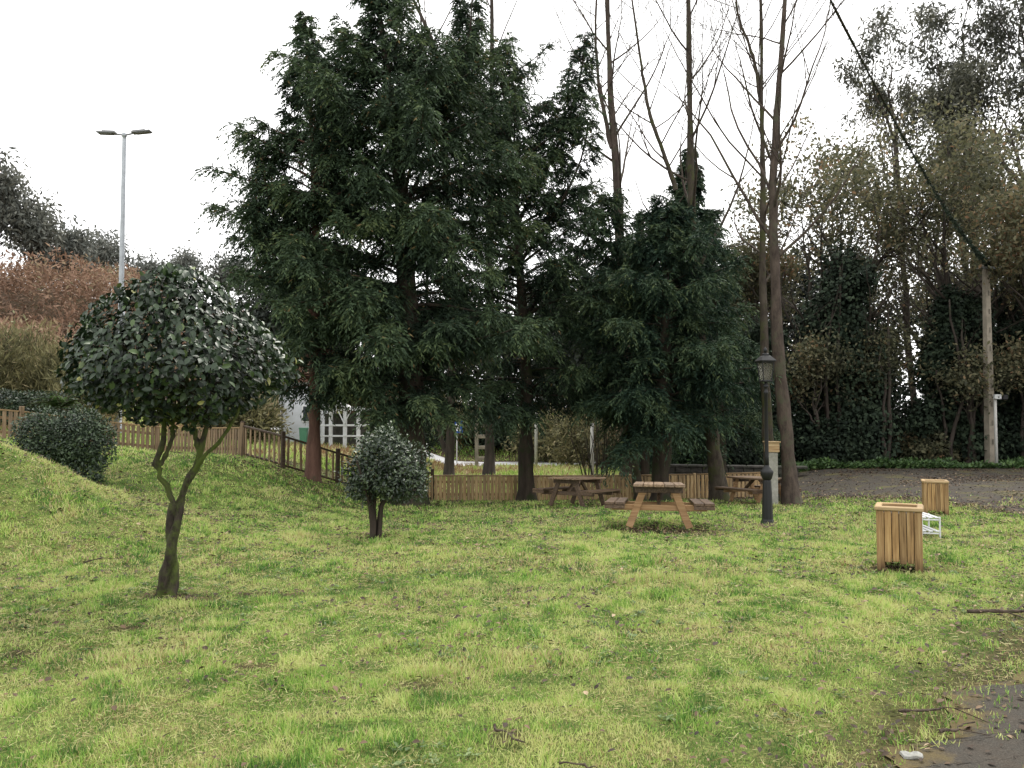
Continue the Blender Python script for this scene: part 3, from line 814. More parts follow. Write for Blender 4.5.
def poplar(label, base, axes, r0, seed, zbr, bark, group=None, name='bare_tree', nb=20, top=None, blen=(2.2, 4.6), ang=(.55, 1.05)):
    """bare tall tree: axes = list of trunk polylines (world points, first one starts at the base)"""
    rng = np.random.default_rng(seed)
    root = thing(name, label, 'tree', base, 0, group)
    tb = Tubes(); bt = Tubes(); b = np.array(base)
    for ai, (pl, ra, rb) in enumerate(axes):
        pl = np.asarray(pl, float) - b
        t = np.linspace(0, 1, len(pl)); u = np.linspace(0, 1, 30)
        # smooth polyline
        q = 0
        for dd in np.linspace(-.06, .06, 7): q = q + np.stack([np.interp(np.clip(u + dd, 0, 1), t, pl[:, i]) for i in range(3)], 1)
        q /= 7; q[0] = pl[0]; q[-1] = pl[-1]
        q[1:-1] += np.cumsum(rng.normal(0, .012, (28, 3)), 0)
        rr = ra + (rb - ra) * u
        if ai == 0: rr = rr + ra * .6 * np.exp(-np.clip(q[:, 2], 0, 99) / .35)
        tb.add(q, rr, 12, lump=.22, seed=seed + ai)
        zlo = max(zbr, q[0, 2] + .3)
        for k in range(nb):
            zk = zlo + (q[-1, 2] - zlo) * (k + rng.random()) / nb
            p = np.array([np.interp(zk, q[:, 2], q[:, i]) for i in range(3)])
            f = (zk - zlo) / (q[-1, 2] - zlo + 1e-6)
            rt = np.interp(zk, q[:, 2], rr)
            az = k * 2.39996 + rng.normal(0, .5)
            th = rng.uniform(*ang)
            d = np.array([math.cos(az) * math.sin(th), math.sin(az) * math.sin(th), math.cos(th)])
            L = rng.uniform(*blen) * (1.15 - .5 * f)
            grow(rng, bt, p, d, L, min(rt * .38, .024 + .010 * L) , 1, 4, [], (.3, .75), (2, 4), .06, .07, .58, (8, 6, 4, 3, 3, 3), .3, 0)
    tb.build('trunk', bark, root)
    bt.build('branches', M['bark_poplar'], root)
    return root

# ------------------------------------------------------------------ foreground plants
def camellia():
    x, y, z = spot(170, 7.2)
    root = thing('camellia_tree', 'small round-headed camellia with twisted mossy trunk and glossy dark leaves, nearest tree on the left', 'tree', (x, y, z))
    rng = np.random.default_rng(21)
    tb = Tubes()
    zz = np.linspace(-.1, .82, 16)
    for ph in (0, PI):
        a = ph + zz * 4.2
        k = .036 - .012 * zz + .010 * np.sin(zz * 6 + ph)
        tb.add(np.stack([k * np.cos(a) + .07 * np.clip(zz, 0, 1) / .82, k * np.sin(a), zz], 1), .054 - .024 * zz + .016 * np.exp(-np.clip(zz, 0, 1) / .09), 10, lump=.5, seed=int(ph))
    def limb(pts, r0, r1, s):
        pts = np.array(pts); t = np.linspace(0, 1, len(pts)); u = np.linspace(0, 1, 14)
        q = np.stack([np.interp(u, t, pts[:, i]) for i in range(3)], 1)
        q[1:-1] = (q[:-2] + 2 * q[1:-1] + q[2:]) / 4
        q[1:-1] += rng.normal(0, .008, (12, 3)); tb.add(q, np.linspace(r0, r1, 14), 9, lump=.55, seed=s)
    limb([(.085, .0, .62), (.05, .0, .8), (0, -.01, .95), (-.09, -.02, 1.08), (-.115, -.02, 1.18), (-.07, 0, 1.3), (-.05, .02, 1.5), (-.1, .05, 1.85)], .036, .018, 3)
    limb([(.05, .02, .6), (.085, .02, .8), (.14, .03, .95), (.2, .04, 1.1), (.26, .05, 1.28), (.31, .04, 1.45), (.34, .05, 1.6), (.36, .1, 1.95)], .038, .017, 4)
    limb([(.2, .03, 1.08), (.3, -.02, 1.2), (.42, -.05, 1.32), (.55, -.06, 1.46), (.63, -.06, 1.62), (.7, -.05, 1.9)], .023, .012, 5)
    limb([(-.11, -.02, 1.14), (-.02, .02, 1.24), (.0, .04, 1.4), (.03, .06, 1.6), (.05, .1, 1.9)], .024, .013, 6)
    limb([(.26, .05, 1.28), (.22, .02, 1.42), (.2, 0, 1.6), (.15, -.05, 2.1)], .026, .012, 7)
    for k in range(34):
        a = rng.random() * 6.28; b0 = np.array([rng.uniform(-.1, .4), rng.uniform(-.05, .1), rng.uniform(1.45, 1.9)])
        e = np.array([.06 + math.cos(a) * rng.uniform(.4, .85), math.sin(a) * rng.uniform(.4, .85), rng.uniform(1.7, 2.5)])
        limb([b0, (b0 + e) / 2 + rng.normal(0, .05, 3), e], .012, .005, 8 + k)
    tb.build('trunk', M['bark_camellia'], root)
    prof = np.array([(1.50, .25), (1.58, .48), (1.68, .68), (1.8, .84), (1.95, .92), (2.1, .90), (2.25, .83), (2.45, .68), (2.65, .50), (2.8, .33), (2.9, .18), (2.95, .05)])
    n = 9600
    zz = rng.uniform(1.50, 2.95, n * 3); R = np.interp(zz, prof[:, 0], prof[:, 1])
    keep = rng.random(n * 3) < (R + .15) / 1.15; zz = zz[keep][:n]; R = R[keep][:n]; n = len(zz)
    az = rng.random(n) * 2 * PI
    o = np.stack([np.cos(az), np.sin(az)], 1)
    lm = 1 + .45 * (vnoise3(np.stack([o[:, 0] * 1.4, o[:, 1] * 1.4, zz * 1.4], 1), .36, 9) - .5)
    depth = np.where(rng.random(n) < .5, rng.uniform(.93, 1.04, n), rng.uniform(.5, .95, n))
    stick = np.where(rng.random(n) < .05, rng.uniform(1.03, 1.12, n), 1.0)
    rad = R * lm * depth * stick
    zc = 1.95 + (zz - 1.95) * (.6 + .4 * depth * stick) + .22 * (vnoise3(np.stack([o[:, 0] * 1.2, o[:, 1] * 1.2, zz * 0], 1), .5, 19) - .5) * np.clip((2.3 - zz) / .6, 0, 1)
    pos = np.stack([.06 + o[:, 0] * rad, o[:, 1] * rad, zc], 1)
    slope = np.gradient(prof[:, 1], prof[:, 0]); sl = np.interp(zz, prof[:, 0], slope)
    nrm_ = norm(np.stack([o[:, 0], o[:, 1], -sl], 1))
    nrm_ = norm(nrm_ * .8 + np.array([0, 0, .55]) + rng.normal(0, .36, (n, 3)))
    d = np.stack([o[:, 0] * .55, o[:, 1] * .55, -np.full(n, .45)], 1) + rng.normal(0, .5, (n, 3))
    L = rng.uniform(.045, .092, n); W = L * rng.uniform(.45, .66, n)
    t = np.clip(.55 * (depth - .45) / .55 + rng.normal(0, .16, n) + .1, 0, .9)  # inner leaves toned darker: shadow inside the crown put into the colour
    t = np.where(rng.random(n) < .03, rng.uniform(.93, .98, n), t); t = np.where(rng.random(n) < .003, 1.0, t)
    pos = pos - norm(d) * (L * .5)[:, None]
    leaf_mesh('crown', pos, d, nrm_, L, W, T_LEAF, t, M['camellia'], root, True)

def small_plants():
    x, y, z = spot(376, 10.85)
    b = (x, y, z)
    rt = bush('small rounded evergreen shrub on a short dark trunk, in front of the thickest cedar trunk', b,
         [(.20, 0, .98, .54, .52, .46), (.0, .05, .85, .46, .44, .36), (-.18, 0, .66, .24, .25, .2), (.38, .05, .74, .36, .36, .30), (.12, 0, 1.2, .34, .34, .24)],
         9500, .05, M['shrub'], 31, 'round_shrub', 'shrub', T_LEAF, .5, (.55, .18), 0, lump=.8, shell=.4)
    rng = np.random.default_rng(5); tb = Tubes()
    for k in range(5):
        a = rng.normal(0, .04, 2)
        tb.add(np.array([(a[0], a[1], -.08), (a[0] * 1.3 + .01, a[1], .2), (a[0] * 2.0, a[1], .42), (a[0] * 5 + .05, a[1] * 4, .7), (a[0] * 9 + .12, a[1] * 8, 1.05)]), [.036, .032, .027, .02, .01], 8, lump=.5, seed=k)
    tb.build('trunk', M['bark_dark'], rt)
    # clipped bush behind the mound
    x, y, z = spot(66, 14.5)
    bush('wide dark clipped bush behind the grass mound on the left', (x, y, z),
         [(-.28, 0, .80, .56, .5, .56), (.2, 0, .86, .6, .5, .50), (.5, -.05, .75, .42, .4, .46), (.38, -.1, 0.2, .36, .35, .55), (-.55, 0, .95, .3, .4, .40), (.3, 0, 1.12, .38, .35, .26), (.05, -.1, .3, .4, .35, .4)],
         19000, .052, M['hedge'], 33, 'clipped_bush', 'bush', T_LEAF, .5, (.6, .18), 9, lump=.7, shell=.5)
    # clipped hedge beyond the fence on the far left
    x, y, z = spot(22, 27)
    bush('low dark clipped hedge running behind the left end of the picket fence', (x, y, z),
         [(-2.6, 0, 1.0, .9, .5, .58), (-1.6, 0, 1.05, .9, .5, .55), (-.6, 0, 1.0, .9, .5, .58), (.4, 0, 1.0, .9, .5, .55), (1.2, 0, .95, .7, .5, .55)],
         14000, .09, M['hedge'], 34, 'clipped_hedge', 'hedge', T_DIAMOND, .55, (.5, .18), 8, lump=.15, shell=.5)
    # pale scrub between hedge and bracken slope
    for k, (px, Y, w, h, lab) in enumerate(((-18, 31, 1.6, 3.9, 'pale straw-green scrub bush leftmost above the dark hedge'), (16, 33, 1.7, 4.1, 'tall straw-coloured scrub bush above the middle of the dark hedge'),
                                     (52, 32, 1.3, 3.5, 'yellowish scrub bush just right of the straw-coloured ones, above the clipped bush'), (84, 30, 1.3, 2.9, 'brownish scrub bush half hidden by the camellia crown'))):
        b = spot(px, Y)
        bush(lab, b, [(0, 0, h * .45, w, w, h * .45), (w * .4, 0, h * .7, w * .6, w * .6, h * .3), (-w * .5, 0, h * .3, w * .7, w * .7, h * .3)], 5200, .32, M['scrub'], 40 + k, 'scrub_bush', 'bush', T_DIAMOND, .12,
             (.5, .2), 10, 'scrub bushes on the slope', shell=.25, hang=-.8, lump=.8)
    b = spot(62, 23.5)
    rng = np.random.default_rng(8)
    rt = thing('fern', 'fresh green fern with arching fronds between the clipped bush and the camellia', 'fern', b)
    PP = []; DD = []; N_ = []; LL = []
    tb = Tubes()
    for k in range(22):
        a = rng.random() * 6.28; L = rng.uniform(.9, 1.5); el = rng.uniform(.5, 1.3)
        s = np.linspace(0, 1, 16); dh = np.array([math.cos(a), math.sin(a), 0])
        ctr = dh * (L * math.cos(el) * s)[:, None] + np.array([0, 0, 1]) * (1.1 + L * math.sin(el) * s - .6 * L * s ** 2)[:, None]
        tb.add(np.vstack([[0, 0, 0], ctr]), .012, 4)
        sd = np.array([-dh[1], dh[0], 0])
        for sg in (-1, 1):
            PP.append(ctr); DD.append(np.tile(sd * sg + dh * .4, (16, 1))); N_.append(np.tile([0, 0, 1.0], (16, 1))); LL.append(.26 * (1.05 - s) + .04)
    tb.build('stem', M['bark_dark'], rt)
    PP = np.vstack(PP); LL = np.concatenate(LL)
    leaf_mesh('fronds', PP, np.vstack(DD), np.vstack(N_), LL, .08, T_DIAMOND, np.clip(rng.normal(.75, .15, len(PP)), 0, 1), M['greenery'], rt)

def dress_hillside():
    rng = np.random.default_rng(17)
    n = 120000
    X = rng.uniform(-75, -11, n); Y = rng.uniform(34, 80, n)
    k = (9.5 * ss((Y - 30) / 38) * ss((-X - 8) / 30) > .35)
    X = X[k]; Y = Y[k]; n = len(X)
    lump = ss((vnoise(X, Y, 4.0, 70) - .3) / .5) * 2.2 + vnoise(X, Y, 1.8, 71) * 1.5 + vnoise(X, Y, .8, 72) * .8
    z = H(X, Y) + lump * rng.random(n) ** .9
    d = norm(np.stack([rng.normal(0, .7, n), rng.normal(0, .7, n), rng.uniform(.0, 1, n)], 1))
    l = rng.uniform(.25, .6, n)
    zone = vnoise(X, Y, 5, 73); 
    hgt = H(X, Y)
    t = np.clip(.25 + .5 * vnoise(X, Y, 1.6, 74) + .35 * (zone - .5) + .3 * (lump / 4 - .5) + rng.normal(0, .12, n) + .35 * np.exp(-(hgt / 4.0) ** 2), 0, 1)
    tag(leaf_mesh('bracken', np.stack([X, Y, z], 1), d, np.array([0, -.3, .8]) + rdir(n) * .6, l, l * .28, T_DIAMOND, t, M['bracken']), kind='stuff')

# ------------------------------------------------------------------ conifers in the middle
def conifers():
    def B(px, Y): return spot(px, Y)
    # left cedar with red trunk
    b = B(314, 20.5); X = b[0]
    k = 20.5 / 800
    def zof(py, Y, b): return P3(512, py, Y)[2] - b[2]
    Zt = zof(14, 20.5, b)
    cedar('leftmost dark cedar, bare reddish trunk rising beside the sloping fence', b, [(0, 0, -.2), (.02, 0, 3), (-.05, .1, 7), (-.35, .1, Zt)],
          [(2.1, 1.6), (2.7, 2.0), (3.8, 2.05), (5.2, 2.2), (6.2, 2.1), (7.2, 1.8), (8.4, 1.35), (9.4, .9), (10, .45), (Zt, .06)], 2.15, .17, 101, M['cedar'], M['bark_red'], 175, 12, 'conifers in the park',
          leaders=[(4.6, -1.35, -.2, zof(152, 20.5, b), .62, 5.4), (4.2, -1.3, -.8, zof(205, 20.5, b), .6, 4.8), (7, .55, -.4, zof(90, 20.5, b), .5, 8)])
    b = B(412, 20.2)
    Zt = zof(-22, 20.2, b)
    cedar('biggest dark cedar with the thickest flared trunk, right behind the small rounded shrub', b, [(0, 0, -.2), (-.02, 0, 3), (-.3, 0, 8), (-1.0, -.1, Zt)],
          [(2.3, 2.0), (3.2, 2.6), (4.5, 2.6), (6, 2.6), (8, 2.5), (9.5, 2.2), (10.4, 1.7), (11.2, 1.0), (Zt, .15)], 2.35, .4, 102, M['cedar'], M['bark_dark'], 250, 12, 'conifers in the park',
          leaders=[(8.6, .65, -.5, zof(38, 20.2, b), .6, 9.6), (7.5, 1.75, .3, zof(-6, 20.2, b), .62, 9.4)])
    b = B(526, 24)
    Zt = zof(52, 24, b)
    cedar('dark cedar with open crown and straight brown trunk standing against the low palisade', b, [(0, 0, -.2), (0, 0, 4), (-.3, 0, 9), (-.8, 0, Zt)],
          [(2.6, 1.9), (3.6, 2.5), (5, 2.6), (6.5, 2.4), (8, 2.3), (9.5, 2.3), (11, 2.1), (Zt, .5)], 2.6, .25, 103, M['cedar'], M['bark_dark'], 180, 10, 'conifers in the park',
          leaders=[(8.4, 2.1, .2, zof(28, 24, b), .62, 10.2), (7.2, 2.05, -.3, zof(122, 24, b), .75, 8.3), (5.6, 2.2, .2, zof(205, 24, b), .7, 6.2), (9.2, -1.7, .4, zof(-10, 24, b), .6, 10.6)])
    b = B(660, 22.6)
    Zt = zof(204, 22.6, b)
    cedar('dense dark cypress with ivy-dark trunk standing right behind the nearest picnic table', b, [(0, 0, -.2), (.1, 0, 3), (.25, 0, Zt)],
          [(2.1, 1.6), (2.7, 2.1), (3.4, 2.2), (4.6, 2.1), (5.6, 1.75), (6.6, 1.2), (Zt, .2)], 2.15, .28, 104, M['cedar2'], M['bark_dark'], 170, 13, 'conifers in the park', name='cypress_tree', droop=.62, asc=.2)
    b = B(640, 24.5)
    Zt = zof(196, 24.5, b)
    cedar('bushy dark cypress left of the dense one, crown hanging over the far picnic table', b, [(0, 0, -.2), (-.4, 0, 3), (-1.0, 0, Zt)],
          [(2.2, 1.6), (3, 1.95), (4.4, 1.8), (5.6, 1.5), (6.6, 1.0), (Zt, .15)], 2.7, .15, 105, M['cedar2'], M['bark_moss'], 110, 12, 'conifers in the park', name='cypress_tree', droop=.6, asc=.25,
          leaders=[(4.6, .3, -.3, zof(232, 24.5, b), .5, 5.6)])
    b = B(722, 27)
    Zt = zof(228, 27, b)
    cedar('smaller grey-green cypress between the mossy trunk and the black lamp post', b, [(0, 0, -.2), (-.1, 0, 3), (-.3, 0, Zt)],
          [(1.8, 1.2), (2.6, 1.6), (3.6, 1.5), (5, 1.15), (6.2, .7), (Zt, .1)], 1.9, .18, 106, M['cedar2'], M['bark_dark'], 95, 10, 'conifers in the park', name='cypress_tree', droop=.6, asc=.2)
    b = B(692, 33)
    Zt = zof(150, 33, b)
    cedar('narrow dark spire of a farther cypress poking above the dense one', b, [(0, 0, -.2), (0, 0, Zt)],
          [(2, 1.6), (5, 1.6), (8, 1.35), (10, 1.1), (11, .85), (11.8, .5), (Zt, .05)], 2, .22, 107, M['cedar2'], M['bark_dark'], 230, 14, 'conifers in the park', name='cypress_tree', droop=.9, asc=-.1, blade=(.22, .05), skirt=.4)

def bare_trees():
    bp = M['bark_poplar']
    grp = 'tall bare trees'
    def ax(lst, Y, b=None, dy=0):
        return [P3(px, py, Y + dy * i) if not (b is not None and i == 0) else np.array(b) - [0, 0, .2] for i, (px, py) in enumerate(lst)]
    b = spot(489, 34.5)
    poplar('bare tree behind the cedars, straight trunk at the far roadside left of the concrete post', b, [(ax([(489, 470), (490, 250), (492, 60), (486, -190)], 34.5, b), .20, .04)], .2, 201, 13.5, M['bark_oak'], grp, nb=18)
    b = spot(449, 33.5)
    poplar('forked bare tree with pale side stem beyond the fence, left of the blue sign', b, [(ax([(449, 470), (452, 300), (440, 60), (385, -60)], 33.5, b), .20, .04), (ax([(445, 452), (436, 420), (425, 330), (428, 150), (415, -20)], 33.5), .11, .03)], .2, 202, 12.5, M['bark_oak'], grp, nb=14)
    b = spot(628, 28.5)
    poplar('tall bare tree rising behind the cut-off stump, trunk leaning slightly left', b, [(ax([(628, 480), (622, 300), (617, 180), (609, 80), (602, -170)], 28.5, b), .27, .04), (ax([(612, 148), (600, 90), (595, 30), (600, -90)], 28.5), .09, .02)], .27, 203, 7.4, bp, grp, nb=18)
    b = spot(719, 23.2)
    poplar('mossy-trunked bare tree leaning left at the base, above the narrow cypress spire', b, [(ax([(719, 495), (712, 440), (698, 330), (690, 200), (689, 100), (688, -170)], 23.2, b), .23, .045), (ax([(676, 190), (650, 120), (640, 60), (622, -60)], 23.2), .07, .02)], .23, 204, 6.2, M['bark_moss'], grp, nb=18)
    b = spot(790, 20.6)
    poplar('thicker right-hand trunk of the twin bare trees beside the black lamp post', b, [(ax([(792, 497), (786, 420), (777, 356), (773, 220), (780, 110), (786, 30), (796, -150)], 20.6, b), .20, .03)], .24, 205, 5.8, M['bark_poplar'], grp, nb=18)
    b = spot(772, 21.4)
    poplar('thinner left-hand trunk of the twin bare trees beside the black lamp post', b, [(ax([(772, 492), (765, 420), (761, 356), (760, 200), (760, 110), (757, -140)], 21.4, b), .17, .02), (ax([(762, 108), (752, 60), (736, 20), (720, -60)], 21.4), .05, .02)], .21, 206, 5.6, M['bark_moss'], grp, nb=18)
    # cut-off trunk
    b = spot(641, 26.2); zt = P3(641, 214, 26.2)[2] - b[2]
    rt = thing('cut_trunk', 'bare cut-off trunk top sticking up between two cypress crowns', 'tree trunk', b)
    tb = Tubes(); zz = np.linspace(-.2, zt, 16)
    tb.add(np.stack([.0 * zz, 0 * zz, zz], 1), np.linspace(.26, .13, 16), 12, lump=.25, seed=3)
    tb.build('trunk', M['bark_dark'], rt)

# ------------------------------------------------------------------ woodland
def woodland():
    grp = 'woodland trees along the track'
    ok = M['bark_oak']
    T = [  # label, px, Y, kwargs
        ('brown-leaved oak with wide open crown rising behind the twin bare trunks', 842, 39, dict(h=15, trunk_h=6.2, r0=.42, L0=4.7, seed=301, leaf='oak', tips=True, per=52, size=.215, rad=.42, ivy=(0, 8.5, 1.5, 9000), tone=(.4, .2))),
        ('olive-brown oak leaning over the track in front of the concrete pole', 985, 35, dict(h=13, trunk_h=5.6, r0=.36, L0=4.0, seed=302, leaf='oak', tips=True, per=52, size=.2, rad=.4, ivy=(0, 6.5, 1.3, 8000), tone=(.45, .2), lean=(-1.0, 0))),
        ('rusty oak at the right edge with leaves hanging above the track', 1062, 31.5, dict(h=11, trunk_h=4.8, r0=.3, L0=3.2, seed=303, leaf='oak', per=40, size=.185, rad=.38, ivy=(0, 5, 1.0, 5000), tone=(.55, .22))),
        ('yellow-olive tree crown peeping out left of the twin bare trunks', 752, 43, dict(h=13, trunk_h=6, r0=.3, L0=3.0, seed=304, leaf='oak', per=34, size=.21, rad=.42, tone=(.5, .2))),
        ('thin-crowned oak behind the ivy-covered trees, centre of the wood', 925, 46, dict(h=14, trunk_h=7, r0=.3, L0=3.3, seed=305, leaf='oak', per=24, size=.21, rad=.42, tone=(.4, .2))),
    ]
    T.append(('tall olive oak with airy crown filling the gap below the eucalyptus tops', 968, 48, dict(h=20, trunk_h=10.5, r0=.36, L0=5.2, seed=306, leaf='oak', tips=True, per=52, size=.25, rad=.5, tone=(.4, .2))))
    for lab, px, Y, k in T:
        lf = M[k.pop('leaf')]
        broadleaf(lab, spot(px, Y), leaf=lf, bark=ok, group=grp, **k)
    # eucalyptus at upper right
    E = [('tall eucalyptus with tufted dark crown at the upper right', 985, 43, dict(h=24, trunk_h=17.5, r0=.33, L0=5.0, ratio=.62, seed=311, maxd=3, nchild=(3, 4), per=75, size=.32, rad=.36, lean=(-.6, 0))),
         ('slender eucalyptus with thin see-through crown left of the tall one', 915, 47, dict(h=22, trunk_h=18.5, r0=.2, L0=4.2, ratio=.62, seed=312, maxd=3, nchild=(3, 3), per=60, size=.32, rad=.34, lean=(-1.2, 0))),
         ('eucalyptus cut by the right edge of the photo, dense crown', 1040, 40, dict(h=22, trunk_h=15.5, r0=.3, L0=5.0, ratio=.62, seed=313, maxd=3, nchild=(3, 4), per=75, size=.3, rad=.36))]
    for lab, px, Y, k in E:
        broadleaf(lab, spot(px, Y), leaf=M['euc'], bark=ok, group='eucalyptus at the right', name='eucalyptus_tree', spread=(.3, .8), hang=1.0, aspect=.28, up=.16, tone=(.4, .2), **k)
    # ivy-clad trunks along the verge
    I = [('ivy-smothered tree just right of the twin bare trunks', 812, 34, 6.4, 1.6, 1.5), ('broadest ivy-smothered tree in the middle of the dark wood', 856, 33, 8.8, 1.9, 2.0),
         ('ivy-smothered tree left of the concrete pole, with a pale gap beside it', 952, 33, 7.2, 1.7, 1.6), ('ivy-smothered tree right behind the concrete pole', 1005, 34.5, 7.4, 1.7, 1.6),
         ('ivy-smothered tree half out of the photo on the right', 1050, 33, 6.2, 1.7, 1.5), ('ivy-smothered tree behind the black lamp post', 752, 37, 6.6, 2.0, 1.6), ('low ivy-smothered tree beneath the cypress crowns', 700, 39, 5.4, 2.0, 1.6)]
    for i, (lab, px, Y, h, w, w2) in enumerate(I):
        b = spot(px, Y)
        rng = np.random.default_rng(320 + i)
        blobs = [(rng.normal(0, .3), 0, h * .18, w, w, h * .2), (rng.normal(0, .3), 0, h * .42, w * .85, w * .8, h * .24), (rng.normal(0, .35), 0, h * .68, w2 * .7, w2 * .7, h * .24), (rng.normal(0, .3), 0, h * .9, w2 * .4, w2 * .4, h * .14)]
        for q in range(9): blobs.append((rng.normal(0, w * .75), rng.normal(0, .6), h * rng.uniform(.1, .92), w * rng.uniform(.2, .55), w * .4, h * rng.uniform(.05, .14)))
        rt = bush(lab, b, blobs, 26000, .16, M['ivy'], 330 + i, 'ivy_clad_tree', 'tree', T_DIAMOND, .8, (.45, .17), 0, 'ivy-clad trees along the track', shell=.35, hang=.9, lump=.9)
        tb = Tubes(); zz = np.linspace(-.2, h * .95, 9)
        tb.add(np.stack([np.cumsum(rng.normal(0, .06, 9)), np.zeros(9), zz], 1), np.linspace(.3, .08, 9), 9, lump=.2, seed=i)
        for q in range(4):
            a = rng.uniform(-2.8, -.3); zq = np.linspace(0, h * rng.uniform(.5, 1.0), 9); rq = np.interp(zq, [0, h * .5, h], [w * .85, w * .8, w2 * .45])
            tb.add(np.stack([np.cos(a) * rq + np.cumsum(rng.normal(0, .1, 9)), np.sin(a) * rq, zq], 1), np.linspace(.09, .03, 9), 6, lump=.3, seed=q)
        for q in range(11):
            a = rng.random() * 6.28; z0 = h * rng.uniform(.4, .95); L = rng.uniform(1.5, 3.4)
            grow(rng, tb, (0, 0, z0), (math.cos(a) * .8, math.sin(a) * .8, .7), L, .07, 2, 4, [], (.3, .8), (2, 3), .05, .12, .65)
        tb.build('trunk', ok, rt)
    # undergrowth
    S = [('dark undergrowth shrub at the foot of the wood, left of the pale gap', 905, 35, 2.2, 2.6), ('low dark shrub right of the black lamp post behind the track', 830, 32, 1.4, 1.8), ('brownish undergrowth shrub beneath the pale gap', 925, 32.5, 1.1, 1.5),
         ('dark undergrowth shrub right of the concrete pole', 1020, 32, 1.3, 2.2), ('evergreen shrub behind the stone wall, between the cypress trunks', 690, 33, 1.3, 2.2), ('dark evergreen shrub directly behind the third picnic table', 740, 31.5, 1.4, 2.0), ('tall dark laurel shrub behind the twin trunks', 775, 33, 1.6, 3.2)]
    S += [('tan-leaved thin tree between the ivy-smothered trees, left of the pale gap', 885, 32.5, 1.3, 6.0), ('olive thin-leaved tree just left of the concrete pole', 965, 31.8, 1.2, 5.0), ('tan-olive thin-leaved tree overlapping the right edge of the wood', 1015, 31.6, 1.2, 5.6), ('olive thin-leaved sapling right of the twin bare trunks', 818, 32, 1.1, 5.2)]
    for i, (lab, px, Y, w, h) in enumerate(S):
        if i > 6:
            broadleaf(lab, spot(px, Y), h, 370 + i, M['oak'], ok, h * .45, .09, h * .26, maxd=3, per=22, size=.17, rad=.35, group='thin trees in front of the wood', name='thin_tree', nchild=(3, 4), tone=(.4, .2))
            continue
        lf = M['greenery'] if i == 4 else (M['oak'] if i == 2 else M['ivy'])
        bush(lab, spot(px, Y), [(0, 0, h * .45, w, w, h * .5), (w * .5, 0, h * .3, w * .7, w * .7, h * .35), (-w * .5, .1, h * .35, w * .6, w * .6, h * .4)], 5200, .17, lf, 350 + i, 'undergrowth_shrub', 'shrub', T_DIAMOND, .6, (.35, .2), 6, 'undergrowth at the foot of the wood', shell=.35, hang=.3, lump=.9)
    # far mass of wood behind
    rng = np.random.default_rng(77)
    n = 70000
    X = rng.uniform(2, 46, n); Y = rng.uniform(50, 58, n)
    top = 8.5 + 5 * (vnoise(X, X * 0, 3.2, 81) - .3) + 2.5 * vnoise(X, X * 0, .9, 82)
    gap = np.exp(-((X / Y * 800 + 512 - 915) / 22) ** 2)
    z = H(X, Y) + top * rng.random(n) ** .8
    k = rng.random(n) > gap * ((z > 2.6) & (z < 8)) * .9
    X, Y, z = X[k], Y[k], z[k]; n = len(X)
    pos = np.stack([X, Y, z], 1)
    d = rng.normal(0, 1, (n, 3)); d[:, 2] -= .5
    t = np.clip(.4 + (vnoise3(pos, 1.5, 5) - .5) * .9 + rng.normal(0, .15, n), 0, 1)
    l = rng.uniform(.25, .5, n)
    tag(leaf_mesh('distant_wood', pos, d, rdir(n), l, l * .6, T_DIAMOND, t, M['deadwood']), kind='stuff')

def left_hill_trees():
    E = [('big dark eucalyptus at the left edge of the hilltop', -12, 76, 7.2, .34, 3.3, 20), ('drooping eucalyptus second from the left on the hilltop', 30, 79, 6.0, .26, 2.5, 16), ('small eucalyptus on the slope shoulder right of the dark hilltop pair', 62, 84, 4.2, .2, 2.4, 20),
         ('rounded far eucalyptus just left of the tall street light', 100, 104, 5.5, .25, 3.9, 22), ('far eucalyptus just right of the tall street light', 148, 112, 5.6, .22, 3.4, 20), ('thin-crowned far eucalyptus above the camellia top', 182, 112, 7.6, .18, 2.8, 9), ('far eucalyptus peeping out beside the leftmost cedar', 226, 110, 5.8, .22, 3.2, 16)]
    for i, (lab, px, Y, th, r0, L0, per) in enumerate(E):
        broadleaf(lab, spot(px, Y), h=12, leaf=M['euc_far'] if i > 1 else M['euc_mid'], bark=M['bark_oak'], trunk_h=th, r0=r0, L0=L0, seed=401 + i, per=per, size=.6, rad=.75, group='eucalyptus on the far hill', name='eucalyptus_tree', spread=(.35, .85), hang=1.0, aspect=.34, tone=(.42, .2), maxd=3, nchild=(4, 5))

